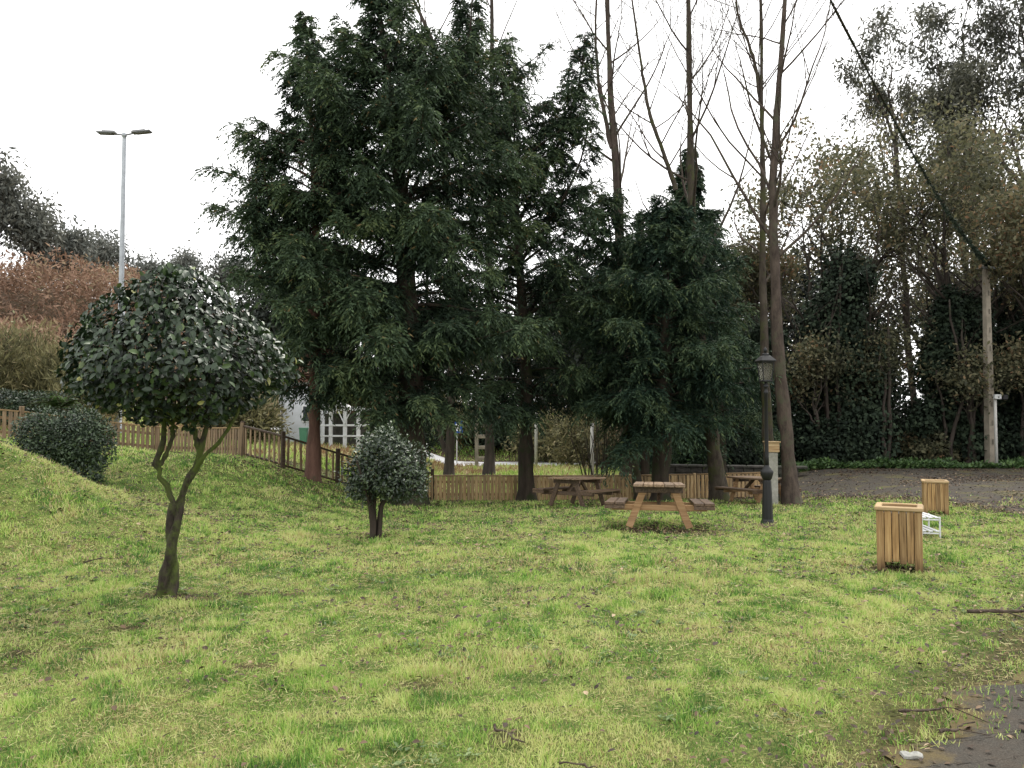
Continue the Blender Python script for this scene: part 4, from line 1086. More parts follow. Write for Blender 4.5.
def middle_background():
    # scrub on the bank across the road
    rng = np.random.default_rng(91)
    S = [('brown scrub bush on the far bank behind the rounded shrub', 400, 49, 2.0, 3.2, 'scrub'), ('dry brown bush on the far bank left of the forked tree', 428, 50, 1.7, 3.6, 'scrub'), ('green-brown bush on the far bank behind the blue sign', 466, 51, 1.9, 3.4, 'oak'),
         ('dark green bush on the far bank right of the blue sign', 505, 50, 1.7, 3.0, 'ivy'), ('pale twiggy bush on the far bank right of the cedar trunk', 552, 46, 2.0, 3.2, 'scrub'), ('dry scrub bush behind the far picnic table', 592, 42, 1.9, 3.0, 'scrub'),
         ('olive scrub bush left of the cypress trunks', 628, 40, 1.6, 2.8, 'oak'), ('dark bush beside the white porch', 398, 38, 1.4, 2.9, 'ivy'), ('grey-green bush left of the pale house', 236, 33, 1.5, 2.4, 'scrub'), ('rust-orange bush between the white porch and the thick cedar trunk', 374, 39, 1.3, 3.6, 'bracken')]
    for i, (lab, px, Y, w, h, lf) in enumerate(S):
        bush(lab, spot(px, Y), [(0, 0, h * .45, w, w, h * .5), (w * .6, 0, h * .35, w * .8, w * .7, h * .4), (-w * .6, .1, h * .4, w * .7, w * .6, h * .45)], 5500, .26, M[lf], 500 + i, 'scrub_bush', 'bush', T_DIAMOND, .3, (.5, .22), 8, 'bushes across the road', shell=.3, hang=.1, lump=.9)
    # bare many-stemmed shrub behind the far picnic table
    b = spot(597, 29)
    rt = thing('bare_shrub', 'leafless many-stemmed shrub behind the far picnic table', 'shrub', b)
    tb = Tubes()
    for k in range(18):
        a = rng.random() * 6.28; th = abs(rng.normal(.25, .16))
        grow(rng, tb, (math.cos(a) * .35, math.sin(a) * .2, -.1), (math.cos(a) * math.sin(th), math.sin(a) * math.sin(th), math.cos(th)), rng.uniform(1.2, 2.4), .03, 2, 4, [], (.2, .5), (2, 3), .08, .07, .6)
    tb.build('stems', M['bark_dark'], rt)
    # evergreens behind that close the view under the cedar crowns
    D = [('dark evergreen far behind the gap left of the thick cedar trunk', 345, 60, 4.2, 8.5), ('dark evergreen far across the road behind the blue sign', 455, 62, 4.4, 9), ('dark evergreen far across the road behind the open-crowned cedar', 540, 62, 4.4, 9.5), ('dark evergreen far behind the dense cypress', 620, 56, 4.0, 9), ('dark evergreen far behind the mossy trunk', 690, 52, 3.6, 9), ('dark evergreen behind the leftmost cedar', 290, 58, 4, 8.0)]
    for i, (lab, px, Y, w, h) in enumerate(D):
        bush(lab, spot(px, Y), [(0, 0, h * .3, w, w * .7, h * .33), (w * .3, 0, h * .6, w * .7, w * .6, h * .3), (-w * .4, 0, h * .55, w * .6, w * .6, h * .25), (0, 0, h * .85, w * .4, w * .4, h * .18)], 9000, .42, M['deadwood'], 540 + i, 'evergreen_tree', 'tree', T_DIAMOND, .5, (.5, .2), 5, 'dark evergreens across the road', shell=.3, hang=.4, lump=.9)

# ------------------------------------------------------------------ fences
def fence_run(name, label, pts, style):
    pts = np.asarray(pts, float)
    b0 = (pts[0][0], pts[0][1], h1(*pts[0]))
    root = thing(name, label, 'fence', b0, 0, 'wooden fences')
    st = {'plank': dict(h=.82, pitch=.125, w=.092, t=.022, gap=.06, post=.1, bay=1.9, pm='wood_z_dark', rm='rail', pom='wood_z_dark', top=True),
          'open': dict(h=.86, pitch=.165, w=.06, t=.03, gap=.10, post=.1, bay=1.75, pm='wood_z_dark', rm='rail_dark', pom='rail_dark', top=True),
          'low': dict(h=.80, pitch=.118, w=.1, t=.05, gap=.04, post=.11, bay=2.0, pm='wood_z', rm='rail', pom='wood_z', top=True)}[style]
    rng = np.random.default_rng(len(label))
    d = np.concatenate([[0], np.cumsum(np.linalg.norm(np.diff(pts, axis=0), axis=1))])
    n = max(1, round(d[-1] / st['bay'])); u = np.linspace(0, d[-1], n + 1)
    Q = np.stack([np.interp(u, d, pts[:, 0]), np.interp(u, d, pts[:, 1])], 1)
    Z = H(Q[:, 0], Q[:, 1])
    for i in range(n + 1):
        m = MB()
        if style == 'low':
            m.lathe([(st['post'] / 2, -.1), (st['post'] / 2, st['h'] - .0), (st['post'] * .3, st['h'] + .03)], (0, 0, 0), 10)
        else:
            m.box((0, 0, st['h'] / 2), (st['post'], st['post'], st['h'] + .26), None, .01)
        o = m.build('post', M[st['pom']], root)
        o.location = (Q[i][0] - b0[0], Q[i][1] - b0[1], Z[i] - b0[2])
        if i < n: o.rotation_euler = (rng.normal(0, .012), rng.normal(0, .012), math.atan2(Q[i + 1][1] - Q[i][1], Q[i + 1][0] - Q[i][0]))
    for i in range(n):
        a, b = Q[i], Q[i + 1]; L = float(np.linalg.norm(b - a)); ang = math.atan2(b[1] - a[1], b[0] - a[0])
        dz = Z[i + 1] - Z[i]
        m = MB(); k = int((L - st['post']) / st['pitch'])
        for j in range(k):
            s = st['post'] / 2 + (L - st['post']) * (j + .5) / k
            zt = dz * s / L
            hh = st['h'] - .035 + (rng.normal(0, .007) if style != 'open' else 0)
            zb = st['gap'] 
            w = st['w'] * rng.uniform(.94, 1.04)
            tl = rng.normal(0, .012)
            m.bar((s, -.034 if style != 'open' else 0, zt + zb), (s + tl * hh, -.034 if style != 'open' else 0, zt + hh), w, st['t'], (0, 1, 0), .012 if style == 'low' else .004)
        o = m.build('picket_panel', M[st['pm']], root)
        loc = (a[0] - b0[0], a[1] - b0[1], Z[i] - b0[2])
        o.location = loc; o.rotation_euler = (0, 0, ang)
        e = st['post'] / 2 + .002
        def rail(zr, w, t, yy):
            m = MB(); m.bar((e, yy, zr + dz * e / L), (L - e, yy, zr + dz * (L - e) / L), w, t)
            o = m.build('rail', M[st['rm']], root); o.location = loc; o.rotation_euler = (0, 0, ang)
        if style == 'open':
            rail(st['h'], .075, .05, 0); rail(.10, .06, .05, .05)
        else:
            rail(st['h'] - .012, .1, .04, -.012); rail(.22, .045, .075, .02); rail(.6, .045, .075, .02)
    return root

def fences():
    fence_run('picket_fence', 'brown plank picket fence climbing the rise behind the clipped bush and the camellia', FENCE[:5], 'plank')
    fence_run('picket_fence', 'open fence of thin pickets between dark rails, sloping past the reddish cedar trunk', FENCE[4:9], 'open')
    fence_run('picket_fence', 'low tan palisade fence of close round pickets behind the picnic tables', FENCE[8:], 'low')

# ------------------------------------------------------------------ furniture
def picnic_table(label, x, y, rz, tilt=0.0, k=1.0, legs='table_leg', top='table_top'):
    z = h1(x, y)
    root = thing('picnic_table', label, 'picnic table', (x, y, z), rz, 'wooden A-frame picnic tables')
    root.rotation_euler = (tilt, 0, rz); root.scale = (k * .95, .95, .92)
    L = 1.8
    m = MB()
    for i in range(5):
        xx = -.375 + .075 + i * .15
        m.box((xx, 0, .735), (.142, L, .05), None, .006)
    m.build('tabletop', M[top], root)
    for sy in (-1, 1):
        m = MB(); m.box((0, sy * .62, .66), (.70, .06, .10), None, .006); m.build('top_batten', M['table_seat'], root)
        m = MB(); m.box((0, sy * .555, .365), (1.40, .05, .095), None, .006); m.build('cross_beam', M[legs], root)
        for sx in (-1, 1):
            m = MB(); m.bar((sx * .44, sy * .605, .045), (sx * .21, sy * .605, .70), .05, .105, (sx, 0, .3))
            # leg cut level with the ground
            m.build('leg', M[legs], root)
        m = MB(); m.bar((0, sy * .53, .40), (0, sy * .12, .70), .05, .08); m.build('brace', M['table_seat'], root)
    for sx in (-1, 1):
        m = MB()
        for i in range(2): m.box((sx * (.565 + i * .15), 0, .44), (.142, L, .05), None, .006)
        s = m.build('bench_seat', M['table_seat'], root)
        m = MB(); 
        for sy in (-1, 1): m.box((sx * .64, sy * (L / 2 - .03), .385), (.29, .045, .058), None, .004)
        m.build('seat_batten', M['table_seat'], s)
    return root

def tables():
    picnic_table('nearest picnic table, seen end-on, with pale A-frame legs and damp dark seats', *spot(658, 12.75)[:2], math.radians(-10), -.06, 1.08)
    picnic_table('dark picnic table under the cypress crowns, left of and behind the nearest table', *spot(577, 18.9)[:2], math.radians(-30), -.05, 1.0, 'table_seat', 'table_top')  # legs in dark wood: damp and tree shade both in the colour
    picnic_table('farthest picnic table, partly behind the black lamp post', *spot(756, 21.4)[:2], math.radians(20), -.03, 1.0)

def park_lamp():
    x, y, z = spot(766, 13.9)
    root = thing('park_lamp', 'black cast-iron lamp post with four-sided lantern on the lawn', 'lamp post', (x, y, z), math.radians(8))
    root.scale = (.94, .94, 1.08)
    m = MB()
    m.lathe([(.13, -.05), (.13, .04), (.118, .06), (.112, .08), (.10, .10), (.085, .5), (.075, .70), (.07, .72)], n=8, rot0=PI / 8)
    m.build('base', M['iron'], root)
    m = MB()
    m.lathe([(.062, .72), (.08, .735), (.105, .80), (.115, .84), (.115, .87), (.085, .885), (.075, .91), (.05, .93), (.04, .96)], n=16)
    m.build('collar', M['iron'], root, True)
    m = MB()
    m.lathe([(.04, .96), (.036, 1.1), (.031, 2.1), (.042, 2.11), (.042, 2.135), (.03, 2.15), (.03, 2.2), (.05, 2.215), (.05, 2.235), (.025, 2.25), (.03, 2.29)], n=14)
    m.build('pole', M['iron'], root, True)
    lan = MB()
    q = math.sqrt(2)
    lan.lathe([(.05 * q, 2.29), (.088 * q, 2.30), (.088 * q, 2.32), (.07 * q, 2.325)], n=4, rot0=PI / 4)
    for sx in (-1, 1):
        for sy in (-1, 1):
            lan.bar((sx * .078, sy * .078, 2.32), (sx * .113, sy * .113, 2.615), .016, .016)
    for a, b in (((-1, -1), (1, -1)), ((1, -1), (1, 1)), ((1, 1), (-1, 1)), ((-1, 1), (-1, -1))):
        lan.bar((a[0] * .113, a[1] * .113, 2.61), (b[0] * .113, b[1] * .113, 2.61), .018, .018)
    l = lan.build('lantern', M['iron'], root)
    for k in range(4):
        a = k * PI / 2
        me = bpy.data.meshes.new('glass_pane')
        vs = []
        for s, w, zz in ((-1, .070, 2.325), (1, .070, 2.325), (1, .103, 2.60), (-1, .103, 2.60)):
            vs.append((w - .0, s * w * .95, zz))
        R = Matrix.Rotation(a, 3, 'Z'); off = [.012, .012, .010, .010]
        vs = [tuple(R @ Vector(v)) for v in vs]
        me.from_pydata(vs, [], [(0, 1, 2, 3)]); me.materials.append(M['lantern_glass'])
        link(bpy.data.objects.new('glass_pane', me), l)
    m = MB()
    m.lathe([(.142 * q, 2.622), (.148 * q, 2.635), (.125 * q, 2.66), (.075 * q, 2.71), (.05 * q, 2.72), (.05 * q, 2.745), (.03 * q, 2.76)], n=4, rot0=PI / 4)
    m.build('lantern_roof', M['iron'], l)
    m = MB(); m.lathe([(.012, 2.757), (.022, 2.775), (.034, 2.795), (.036, 2.81), (.028, 2.832), (.012, 2.845), (.004, 2.862)], n=12); m.build('finial', M['iron'], l, True)

def bin_(label, x, y, rz):
    z = h1(x, y)
    root = thing('litter_bin', label, 'litter bin', (x, y, z), rz, 'square wooden litter bins')
    W, Dp, Hh = .43, .42, .655
    for k in range(4):
        R = Matrix.Rotation(k * PI / 2, 3, 'Z'); half = (Dp if k % 2 == 0 else W) / 2; wd = W if k % 2 == 0 else Dp
        m = MB(); n = 6; span = wd - .014; pw = span / n
        for i in range(n):
            cx = -span / 2 + pw * (i + .5)
            zb = -.02 if i in (0, n - 1) else .075 + .01 * ((i * 7) % 3)
            zt = Hh - .045
            c = R @ Vector((cx, -half + .012, (zb + zt) / 2))
            m.box(c, (pw - .006, .022, zt - zb), R, .004)
        m.build('side_panel', M['bin_wood'], root)
    for sx in (-1, 1):
        for sy in (-1, 1):
            m = MB(); m.box((sx * (W / 2 - .052), sy * (Dp / 2 - .052), .29), (.05, .05, .6), None, .004); m.build('corner_post', M['bin_wood'], root)
    m = MB()
    o = .012
    for sy in (-1, 1): m.box((0, sy * (Dp / 2 - .03 + o), Hh - .02), (W + 2 * o, .065, .045), None, .01)
    for sx in (-1, 1): m.box((sx * (W / 2 - .03 + o), 0, Hh - .02), (.065, Dp - .07, .045), None, .01)
    m.build('rim', M['bin_rim'], root)
    m = MB(); m.lathe([(.15, .14), (.16, .15), (.165, .58)], n=16); m.build('liner', M['iron'], root, True)
    m = MB(); m.box((0, 0, .125), (W - .06, Dp - .06, .02)); m.build('floor_board', M['bin_wood'], root)
    return root

def bins():
    x, y, _ = spot(897, 8.45)
    bin_('nearer square litter bin of golden-brown boards, in front of the white slatted rack', x, y, math.radians(-27))
    x, y, _ = spot(933, 15.4)
    bin_('farther square litter bin of brown boards at the edge of the track', x, y, math.radians(-24))

def rack():
    # low white slatted rack
    x0, y0, x1, y1 = 5.66, 10.85, 5.30, 13.2
    x0, y0 = 423 / 800 * 11.3, 11.3
    x1, y1 = 402 / 800 * 12.5, 12.5
    b = np.array([x0, y0, h1(x0, y0)]); e = np.array([x1, y1, h1(x1, y1)])
    root = thing('slatted_rack', 'low white metal rack of parallel slats lying in the grass behind the nearer bin', 'rack', tuple(b))
    v = Vector(tuple(e - b)); sd = Vector((-v.y, v.x, 0)).normalized()
    def pt(t, s, zz): 
        p = v * t + sd * s; return (p.x, p.y, p.z + zz)
    for nm, zz, n in (('top_slats', .29, 3), ('lower_slats', .10, 3)):
        m = MB()
        for k in range(n): m.bar(pt(0, k * .085, zz), pt(1, k * .085, zz), .05, .018)
        m.build(nm, M['white_paint'], root)
    for t in (.006, .5, .99):
        m = MB()
        for s in (-.03, .2): m.bar(pt(t, s, -.03), pt(t, s, .305), .02, .02, (1, 0, 0))
        m.bar(pt(t, -.018, .26), pt(t, .188, .26), .02, .02); m.bar(pt(t, -.018, .07), pt(t, .188, .07), .02, .02)
        m.build('frame', M['white_paint'], root)

def tall_light():
    x, y, z = spot(119, 31)
    top = P3(124, 137, 31)[2] - z
    root = thing('street_light', 'tall grey street light with two lamp heads against the white sky', 'street light', (x, y, z))
    m = MB(); m.lathe([(.16, -.1), (.15, .02), (.12, .05), (.105, 3), (.075, top - .1), (.07, top), (.09, top + .01), (.09, top + .14), (.05, top + .17)], n=14); m.build('pole', M['galv'], root, True)
    m = MB(); m.lathe([(.125, 4.6), (.15, 4.62), (.15, 4.85), (.125, 4.87)], n=14); m.build('pole_band', M['galv'], root, True)
    for s, tilt in ((-1, .04), (1, .10)):
        a = MB(); a.bar((s * .06, 0, top + .08), (s * .32, 0, top + .10 + tilt * .4), .06, .05); ar = a.build('arm', M['head'], root)
        hd = MB()
        R = Matrix.Rotation(-s * tilt, 3, 'Y')
        c = Vector((s * .68, 0, top + .14 + tilt * .55))
        for dx, l, w, hgt, dz in ((0, .74, .30, .06, 0), (-s * .08, .5, .24, .05, .05), (s * .05, .55, .22, .03, -.042)):
            hd.box(c + R @ Vector((dx, 0, dz)), (l, w, hgt), R, .022)
        hd.build('lamp_head', M['head'], root)

def utility_pole():
    x, y, z = spot(989, 31)
    top = P3(988, 262, 31)[2] - z
    root = thing('utility_pole', 'tall pale concrete utility pole at the foot of the dark wood', 'utility pole', (x, y, z))
    m = MB(); m.lathe([(.20, -.2), (.20, .0), (.125, top)], n=4, rot0=PI / 4 + .2)
    m.build('shaft', M['concrete'], root)
    m = MB()
    for k in range(9): m.box((.03, -.157 + .0055 * k, 1.0 + k * .72), (.05, .012, .2), None, .003)
    m.build('step_recesses', M['concrete_dark'], root)
    m = MB(); m.bar((-.5, -.12, top - .25), (.5, -.12, top - .25), .07, .08); 
    ca = m.build('crossarm', M['galv'], root)
    for s in (-.4, 0, .4):
        m = MB(); m.lathe([(.02, 0), (.05, .03), (.03, .06), (.05, .09), (.02, .13)], (s, -.12, top - .208), 8); m.build('insulator', M['sign_black'], ca)
    # thin side pole with a service box
    x2, y2, z2 = spot(995, 30.6)
    r2 = thing('service_pole', 'thin pale service pole with small white box, right beside the concrete pole', 'pole', (x2, y2, z2))
    m = MB(); m.lathe([(.055, -.1), (.055, 2.75), (.02, 2.8)], n=10); m.build('pipe', M['grey_pole'], r2, True)
    m = MB(); m.box((.02, -.12, 2.72), (.26, .14, .18), None, .02); m.build('service_box', M['white_paint'], r2)
    m = MB(); m.box((.30, -.08, 2.70), (.22, .2, .2), None, .03); m.build('meter', M['iron'], r2)
    # ivy-wrapped cable hanging from the pole over the lawn
    a = np.array([x, y - .1, z + top - .05]); e = P3(800, -60, 11.0)
    rt = thing('overhead_cable', 'ivy-wrapped overhead cable slanting down from the sky to the concrete pole', 'cable', tuple(a))
    u = np.linspace(0, 1, 60)[:, None]
    pl = (e - a) * u; pl[:, 2] -= (2.0 * u * (1 - u))[:, 0]
    tb = Tubes(); tb.add(pl, .016 + .008 * np.sin(np.linspace(0, 30, 60)) ** 2, 6, lump=.4); tb.build('wire', M['bark_dark'], rt)
    rng = np.random.default_rng(66)
    n = 2600; uu = rng.random(n) ** 1.9
    pos = np.stack([np.interp(uu, u[:, 0], pl[:, i]) for i in range(3)], 1)
    rad = (.006 + .08 * np.clip(1 - uu / .6, 0, 1) ** 1.3 + .012) * (.3 + 1.2 * vnoise(uu * 40, uu * 0, 1.0, 9))
    pos += rng.normal(0, .5, (n, 3)) * rad[:, None]
    d = rng.normal(0, .6, (n, 3)); d[:, 2] -= .6
    l = .10 * rng.uniform(.6, 1.3, n) * (1 - .72 * uu)
    leaf_mesh('ivy', pos, d, rdir(n, rng), l, l * .7, T_DIAMOND, np.clip(rng.normal(.35, .2, n), 0, 1), M['ivy'], rt)

def sign():
    x, y, z = spot(457, 44.6)
    zc = P3(458, 427, 44.6)[2] - z
    root = thing('crossing_sign', 'square blue pedestrian crossing sign with white triangle on a thin grey pole', 'road sign', (x, y, z), 0)
    m = MB(); m.lathe([(.035, -.1), (.035, zc + .25)], n=10); m.build('pole', M['grey_pole'], root, True)
    S = .66
    m = MB(); m.box((0, -.06, zc), (S, .02, S), None, .006); pn = m.build('panel', M['sign_blue'], root)
    def flat(nm, pts, yy, mat, par):
        n = len(pts)
        me = bpy.data.meshes.new(nm)
        me.from_pydata([(p[0], yy, zc + p[1]) for p in pts] + [(p[0], yy + .004, zc + p[1]) for p in pts], [],
                       [tuple(range(n))] + [tuple(range(2 * n - 1, n - 1, -1))] + [(i, i + n, (i + 1) % n + n, (i + 1) % n) for i in range(n)])
        me.materials.append(mat)
        return link(bpy.data.objects.new(nm, me), par)
    flat('white_triangle', [(-.27, -.22), (.27, -.22), (0, .26)], -.078, M['sign_white'], pn)
    m = MB()
    m.lathe([(.005, -.03), (.03, -.015), (.03, .015), (.005, .03)], (0.02, -.083, zc + .10), 10)
    for a, b, w in (((.02, .06), (0, -.06), .05), ((0, -.05), (-.09, -.18), .032), ((0, -.05), (.08, -.18), .032), ((.02, .04), (.1, -.03), .024), ((.015, .04), (-.07, -.02), .024)):
        m.bar((a[0], -.084, zc + a[1]), (b[0], -.084, zc + b[1]), w, .008, (0, 1, 0), 0)
    m.build('walking_figure', M['sign_black'], pn)

def house():
    x, y, z = spot(300, 35.5)
    root = thing('pale_house', 'small pale blue-grey rendered house half hidden behind the cedars', 'house', (x, y, z))
    m = MB(); m.box((0, 1.5, 1.3), (1.9, 3.0, 3.2), None, .01); w = m.build('wall', M['white_wall'], root)
    m = MB()
    for s in (-1, 1): m.bar((s * 1.2, -.3, 2.75), (s * 1.2 * 0, -.3, 3.5), .1, .1)
    vs = [(-1.25, -.35, 2.75), (1.25, -.35, 2.75), (0, -.35, 3.35), (-1.25, 3.3, 2.75), (1.25, 3.3, 2.75), (0, 3.3, 3.35)]
    m._add(vs, [(0, 1, 2), (3, 5, 4), (0, 2, 5, 3), (1, 4, 5, 2), (0, 3, 4, 1)]); m.build('roof', M['roof'], root)
    m = MB(); m.box((.35, -.012, 1.35), (.5, .03, .75), None, .004); wi = m.build('window', M['sign_white'], root)
    m = MB(); m.box((.35, -.03, 1.35), (.40, .012, .65)); m.build('pane', M['glass_dark'], wi)
    m = MB(); m.bar((-.78, -.05, -.2), (-.78, -.05, 2.7), .07, .07, (0, 1, 0)); m.build('drainpipe', M['head'], root)
    # green bin beside it
    x2, y2, z2 = spot(304, 33)
    r2 = thing('wheelie_bin', 'green bin standing in front of the pale house behind the fence', 'bin', (x2, y2, z2))
    r2.scale = (.62, .62, .8)
    m = MB(); m.lathe([(.26, .03), (.34, .95), (.34, 1.0)], n=4, rot0=PI / 4); m.build('body', M['green_plastic'], r2)
    m = MB(); m.box((0, 0, 1.035), (.54, .56, .06), None, .02); m.build('lid', M['green_plastic'], r2)
    # white porch
    x3, y3, z3 = spot(341, 34)
    r3 = thing('white_porch', 'white timber porch with posts and railings left of the rounded shrub', 'porch', (x3, y3, z3))
    wp = M['white_paint']
    for xx in (-.95, -.42, .18, .75):
        m = MB(); m.box((xx, 0, .8), (.15, .15, 2.0), None, .01); m.build('post', wp, r3)
    for zz, t in ((.55, .07), (1.0, .08), (1.68, .12)):
        m = MB(); m.bar((-1.0, -.082, zz), (1.3, -.082, zz), .03, t); m.build('rail', wp, r3)
    m = MB(); m.bar((.18, -.12, 1.05), (-.08, -.12, 1.6), .04, .06, (0, 1, 0)); m.bar((.18, -.16, 1.05), (.44, -.16, 1.6), .04, .06, (0, 1, 0)); m.build('brace', wp, r3)
    vs = [(-1.1, -.2, 1.76), (.3, -.2, 1.76), (-.5, -.2, 2.15), (-1.1, 1.4, 1.76), (.3, 1.4, 1.76), (-.5, 1.4, 2.15)]
    m = MB(); m._add(vs, [(0, 1, 2), (3, 5, 4), (0, 2, 5, 3), (1, 4, 5, 2), (0, 3, 4, 1)]); m.build('gable', wp, r3)
    m = MB(); m.box((.3, 1.4, .6), (2.6, .1, 1.8)); m.build('back_wall', M['wall_stone'], r3)

def misc():
    x, y, z = spot(483, 41)
    rt = thing('concrete_post', 'pale concrete post with square holes beside the far bare trunk', 'post', (x, y, z))
    m = MB()
    m.box((-.32, 0, 1.35), (.18, .3, 3.1), None, .01); m.box((.30, 0, 1.35), (.12, .3, 3.1), None, .01)
    for k in range(6): m.box((0, 0, -.05 + k * .56), (.462, .26, .18), None, .01)
    m.build('shaft', M['concrete'], rt)
    for i, (px, Y, hh, lab) in enumerate(((536, 40, 3.0, 'thin pale post right of the open-crowned cedar trunk'), (592, 33, 2.3, 'thin pale post rising from the bare shrub'))):
        x, y, z = spot(px, Y); rt = thing('thin_post', lab, 'post', (x, y, z))
        m = MB(); m.lathe([(.08, -.1), (.07, hh), (.04, hh + .03)], n=10); m.build('shaft', M['grey_pole'], rt, True)
        m = MB(); m.lathe([(.10, -.1), (.10, .06), (.085, .09)], n=10); m.build('footing', M['concrete'], rt, True)
    # pale pillar with wooden box behind the lamp post
    x, y, z = spot(771, 20.2)
    rt = thing('box_post', 'pale stone pillar topped with a small tan wooden box, between lamp post and twin trunks', 'pillar', (x, y, z))
    zt = P3(771, 452, 20.2)[2] - z
    m = MB(); m.box((0, 0, zt / 2 - .05), (.23, .23, zt + .1), None, .012); m.build('pillar', M['pillar'], rt)
    m = MB(); m.box((0, -.01, zt + .12), (.30, .28, .24), None, .008); bx = m.build('box', M['bin_rim'], rt)
    m = MB(); m.box((0, -.01, zt + .255), (.36, .34, .03), None, .008); m.build('lid', M['bin_rim'], bx)
    # dark stone wall behind the palisade
    a, b = spot(668, 30), spot(786, 29)
    rt = thing('stone_wall', 'low dark stone wall behind the right end of the palisade fence', 'wall', a)
    L = math.hypot(b[0] - a[0], b[1] - a[1]); ang = math.atan2(b[1] - a[1], b[0] - a[0]); rt.rotation_euler = (0, 0, ang)
    m = MB(); rng = np.random.default_rng(12); xx = 0
    for row in range(4):
        xx = -rng.random() * .3
        while xx < L:
            w = rng.uniform(.3, .6); m.box((xx + w / 2, rng.normal(0, .012), .0 + row * .22), (w - .012, .36, .21), None, .02); xx += w
    m.build('courses', M['wall_stone'], rt)
    m = MB(); xx = 0
    while xx < L: m.box((xx + .35, 0, .81), (.69, .46, .09), None, .02); xx += .7
    m.build('coping', M['wall_stone'], rt)
    # fallen sticks
    def stick(label, p, q, r, seed, mat='stick', forks=1):
        rng = np.random.default_rng(seed)
        b = (p[0], p[1], h1(*p) + .02); rt = thing('fallen_branch', label, 'branch', b, 0, 'fallen branches in the grass')
        u = np.linspace(0, 1, 10)
        X = p[0] + (q[0] - p[0]) * u; Y = p[1] + (q[1] - p[1]) * u
        wob = np.cumsum(rng.normal(0, .012, 10)); X = X + wob; Y = Y + np.cumsum(rng.normal(0, .012, 10))
        Z = H(X, Y) + r * 1.3 + .022 + np.abs(np.cumsum(rng.normal(0, .004, 10)))
        pl = np.stack([X - b[0], Y - b[1], Z - b[2]], 1)
        tb = Tubes(); tb.add(pl, np.linspace(r, r * .4, 10) * .7, 8, lump=.9, seed=seed)
        for k in range(forks):
            i = int(rng.integers(3, 8)); d = pl[i] - pl[i - 1]; d = d / np.linalg.norm(d)
            sd = np.array([-d[1], d[0], .15]) * rng.choice([-1, 1]); Lf = rng.uniform(.12, .3)
            tb.add(np.stack([pl[i] + (d * .7 + sd * .7) * Lf * t for t in (0, .4, 1)]), [r * .32, r * .26, r * .14], 5)
        tb.build('wood', M[mat], rt)
    g = lambda px, Y: spot(px, Y)[:2]
    stick('long dark branch lying in the grass near the right edge of the photo', g(962, 6.35), g(1045, 6.2), .022, 1, forks=3)
    stick('dark stick at the edge of the asphalt, beyond the flat pale stone', g(893, 4.33), g(962, 4.36), .011, 2)
    stick('short pale stick on the asphalt edge just behind the flat stone', g(930, 4.05), g(968, 4.15), .012, 3)
    stick('thin orange-brown stick at the bottom of the photo, right of centre', g(560, 3.70), g(622, 3.58), .008, 4, forks=0)
    stick('dark half-buried stick beside the bare patch at the bottom centre', g(497, 4.12), g(524, 3.95), .010, 5, forks=0)
    stick('short twig in the grass left of the camellia foot', g(86, 8.3), g(102, 8.45), .012, 6)
    # flat stone
    x, y, z = spot(905, 3.86)
    rng = np.random.default_rng(2)
    n = 12; a = np.arange(n) / n * 6.283; r = .045 * (1 + .25 * rng.normal(0, 1, n) * .5)
    V = []; F = []
    for k, (s, zz) in enumerate(((.8, -.015), (1, -.004), (.93, .006), (.6, .010))):
        V += [(1.15 * s * r[i] * math.cos(a[i]), .85 * s * r[i] * math.sin(a[i]), zz + .004 * math.sin(3 * a[i])) for i in range(n)]
    F = [(k * n + i, k * n + (i + 1) % n, (k + 1) * n + (i + 1) % n, (k + 1) * n + i) for k in range(3) for i in range(n)]
    me = bpy.data.meshes.new('flat_stone'); me.from_pydata(V, [], F + [tuple(range(3 * n, 4 * n))]); me.materials.append(M['pale_rock'])
    o = link(bpy.data.objects.new('flat_stone', me)); o.location = (x, y, z + .02)
    tag(o, 'flat pale stone lying at the edge of the dark asphalt', 'stone')

M['pale_rock'] = plain_mat('pale_rock', (.27, .27, .25), .9, 0, .3, 30, (.16, .15, .12), .5)

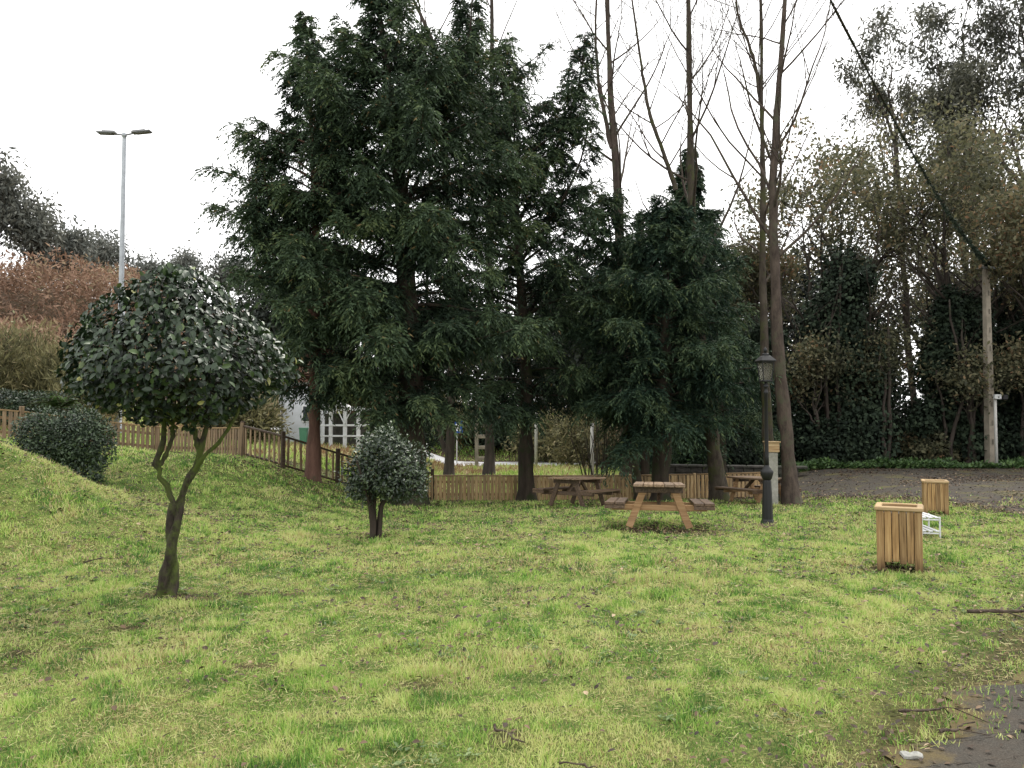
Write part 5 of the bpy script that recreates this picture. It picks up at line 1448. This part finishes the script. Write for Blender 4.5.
# ------------------------------------------------------------------ light, sky, camera
def light_and_camera():
    w = bpy.data.worlds.new('World'); SC.world = w; w.use_nodes = True
    nt = w.node_tree; nt.nodes.clear()
    out = nt.nodes.new('ShaderNodeOutputWorld'); bg = nt.nodes.new('ShaderNodeBackground')
    sky = nt.nodes.new('ShaderNodeTexSky'); sky.sky_type = 'NISHITA'; sky.sun_disc = False
    el = math.radians(58)
    sky.sun_elevation = el; sky.sun_rotation = math.radians(20); sky.dust_density = 6; sky.air_density = 1.5
    hs = nt.nodes.new('ShaderNodeHueSaturation'); hs.inputs['Saturation'].default_value = .12
    nt.links.new(sky.outputs[0], hs.inputs['Color'])
    # overcast veil: soft cloud brightness added to the sky
    tc = nt.nodes.new('ShaderNodeTexCoord')
    n = noise(nt, 1.6, 4, .5, tc.outputs['Generated'])
    r = ramp(nt, n.outputs[0], [(.2, (19.0, 19.1, 19.2)), (.8, (24.5, 24.4, 24.2))])
    m = mixc(nt, .88, hs.outputs[0], r.outputs[0])
    nt.links.new(m, bg.inputs[0]); bg.inputs[1].default_value = SKY
    nt.links.new(bg.outputs[0], out.inputs[0])
    sd = bpy.data.lights.new('Sun', 'SUN'); sd.energy = 3.4; sd.angle = math.radians(24); sd.color = (1, .95, .87)
    so = link(bpy.data.objects.new('Sun', sd))
    d = Vector((math.sin(math.radians(20)) * math.cos(el), math.cos(math.radians(20)) * math.cos(el), math.sin(el)))
    so.rotation_euler = d.to_track_quat('Z', 'Y').to_euler()
    so.location = (0, 0, 40)
    cd = bpy.data.cameras.new('Camera'); co = link(bpy.data.objects.new('Camera', cd))
    cd.sensor_width = 36; cd.lens = 800 / 1024 * 36; cd.clip_end = 3000; cd.clip_start = .05
    co.location = (0, 0, CAM_Z); co.rotation_euler = (PI / 2 + PITCH, 0, 0)
    SC.camera = co
    SC.view_settings.view_transform = 'Standard'; SC.view_settings.look = 'None'; SC.view_settings.exposure = 0; SC.view_settings.gamma = 1
    SC.render.engine = 'CYCLES'
    SC.cycles.max_bounces = 6; SC.cycles.diffuse_bounces = 3; SC.cycles.glossy_bounces = 2; SC.cycles.transmission_bounces = 4; SC.cycles.transparent_max_bounces = 8
    SC.cycles.use_denoising = True
SKY = .1

import time as _t
for f in (build_setting, build_grass, camellia, small_plants, dress_hillside, conifers, bare_trees, woodland, left_hill_trees, middle_background, fences, tables, park_lamp, bins, rack, tall_light, utility_pole, sign, house, misc, light_and_camera):
    _a = _t.perf_counter(); f(); print('%-20s %.2fs' % (f.__name__, _t.perf_counter() - _a))
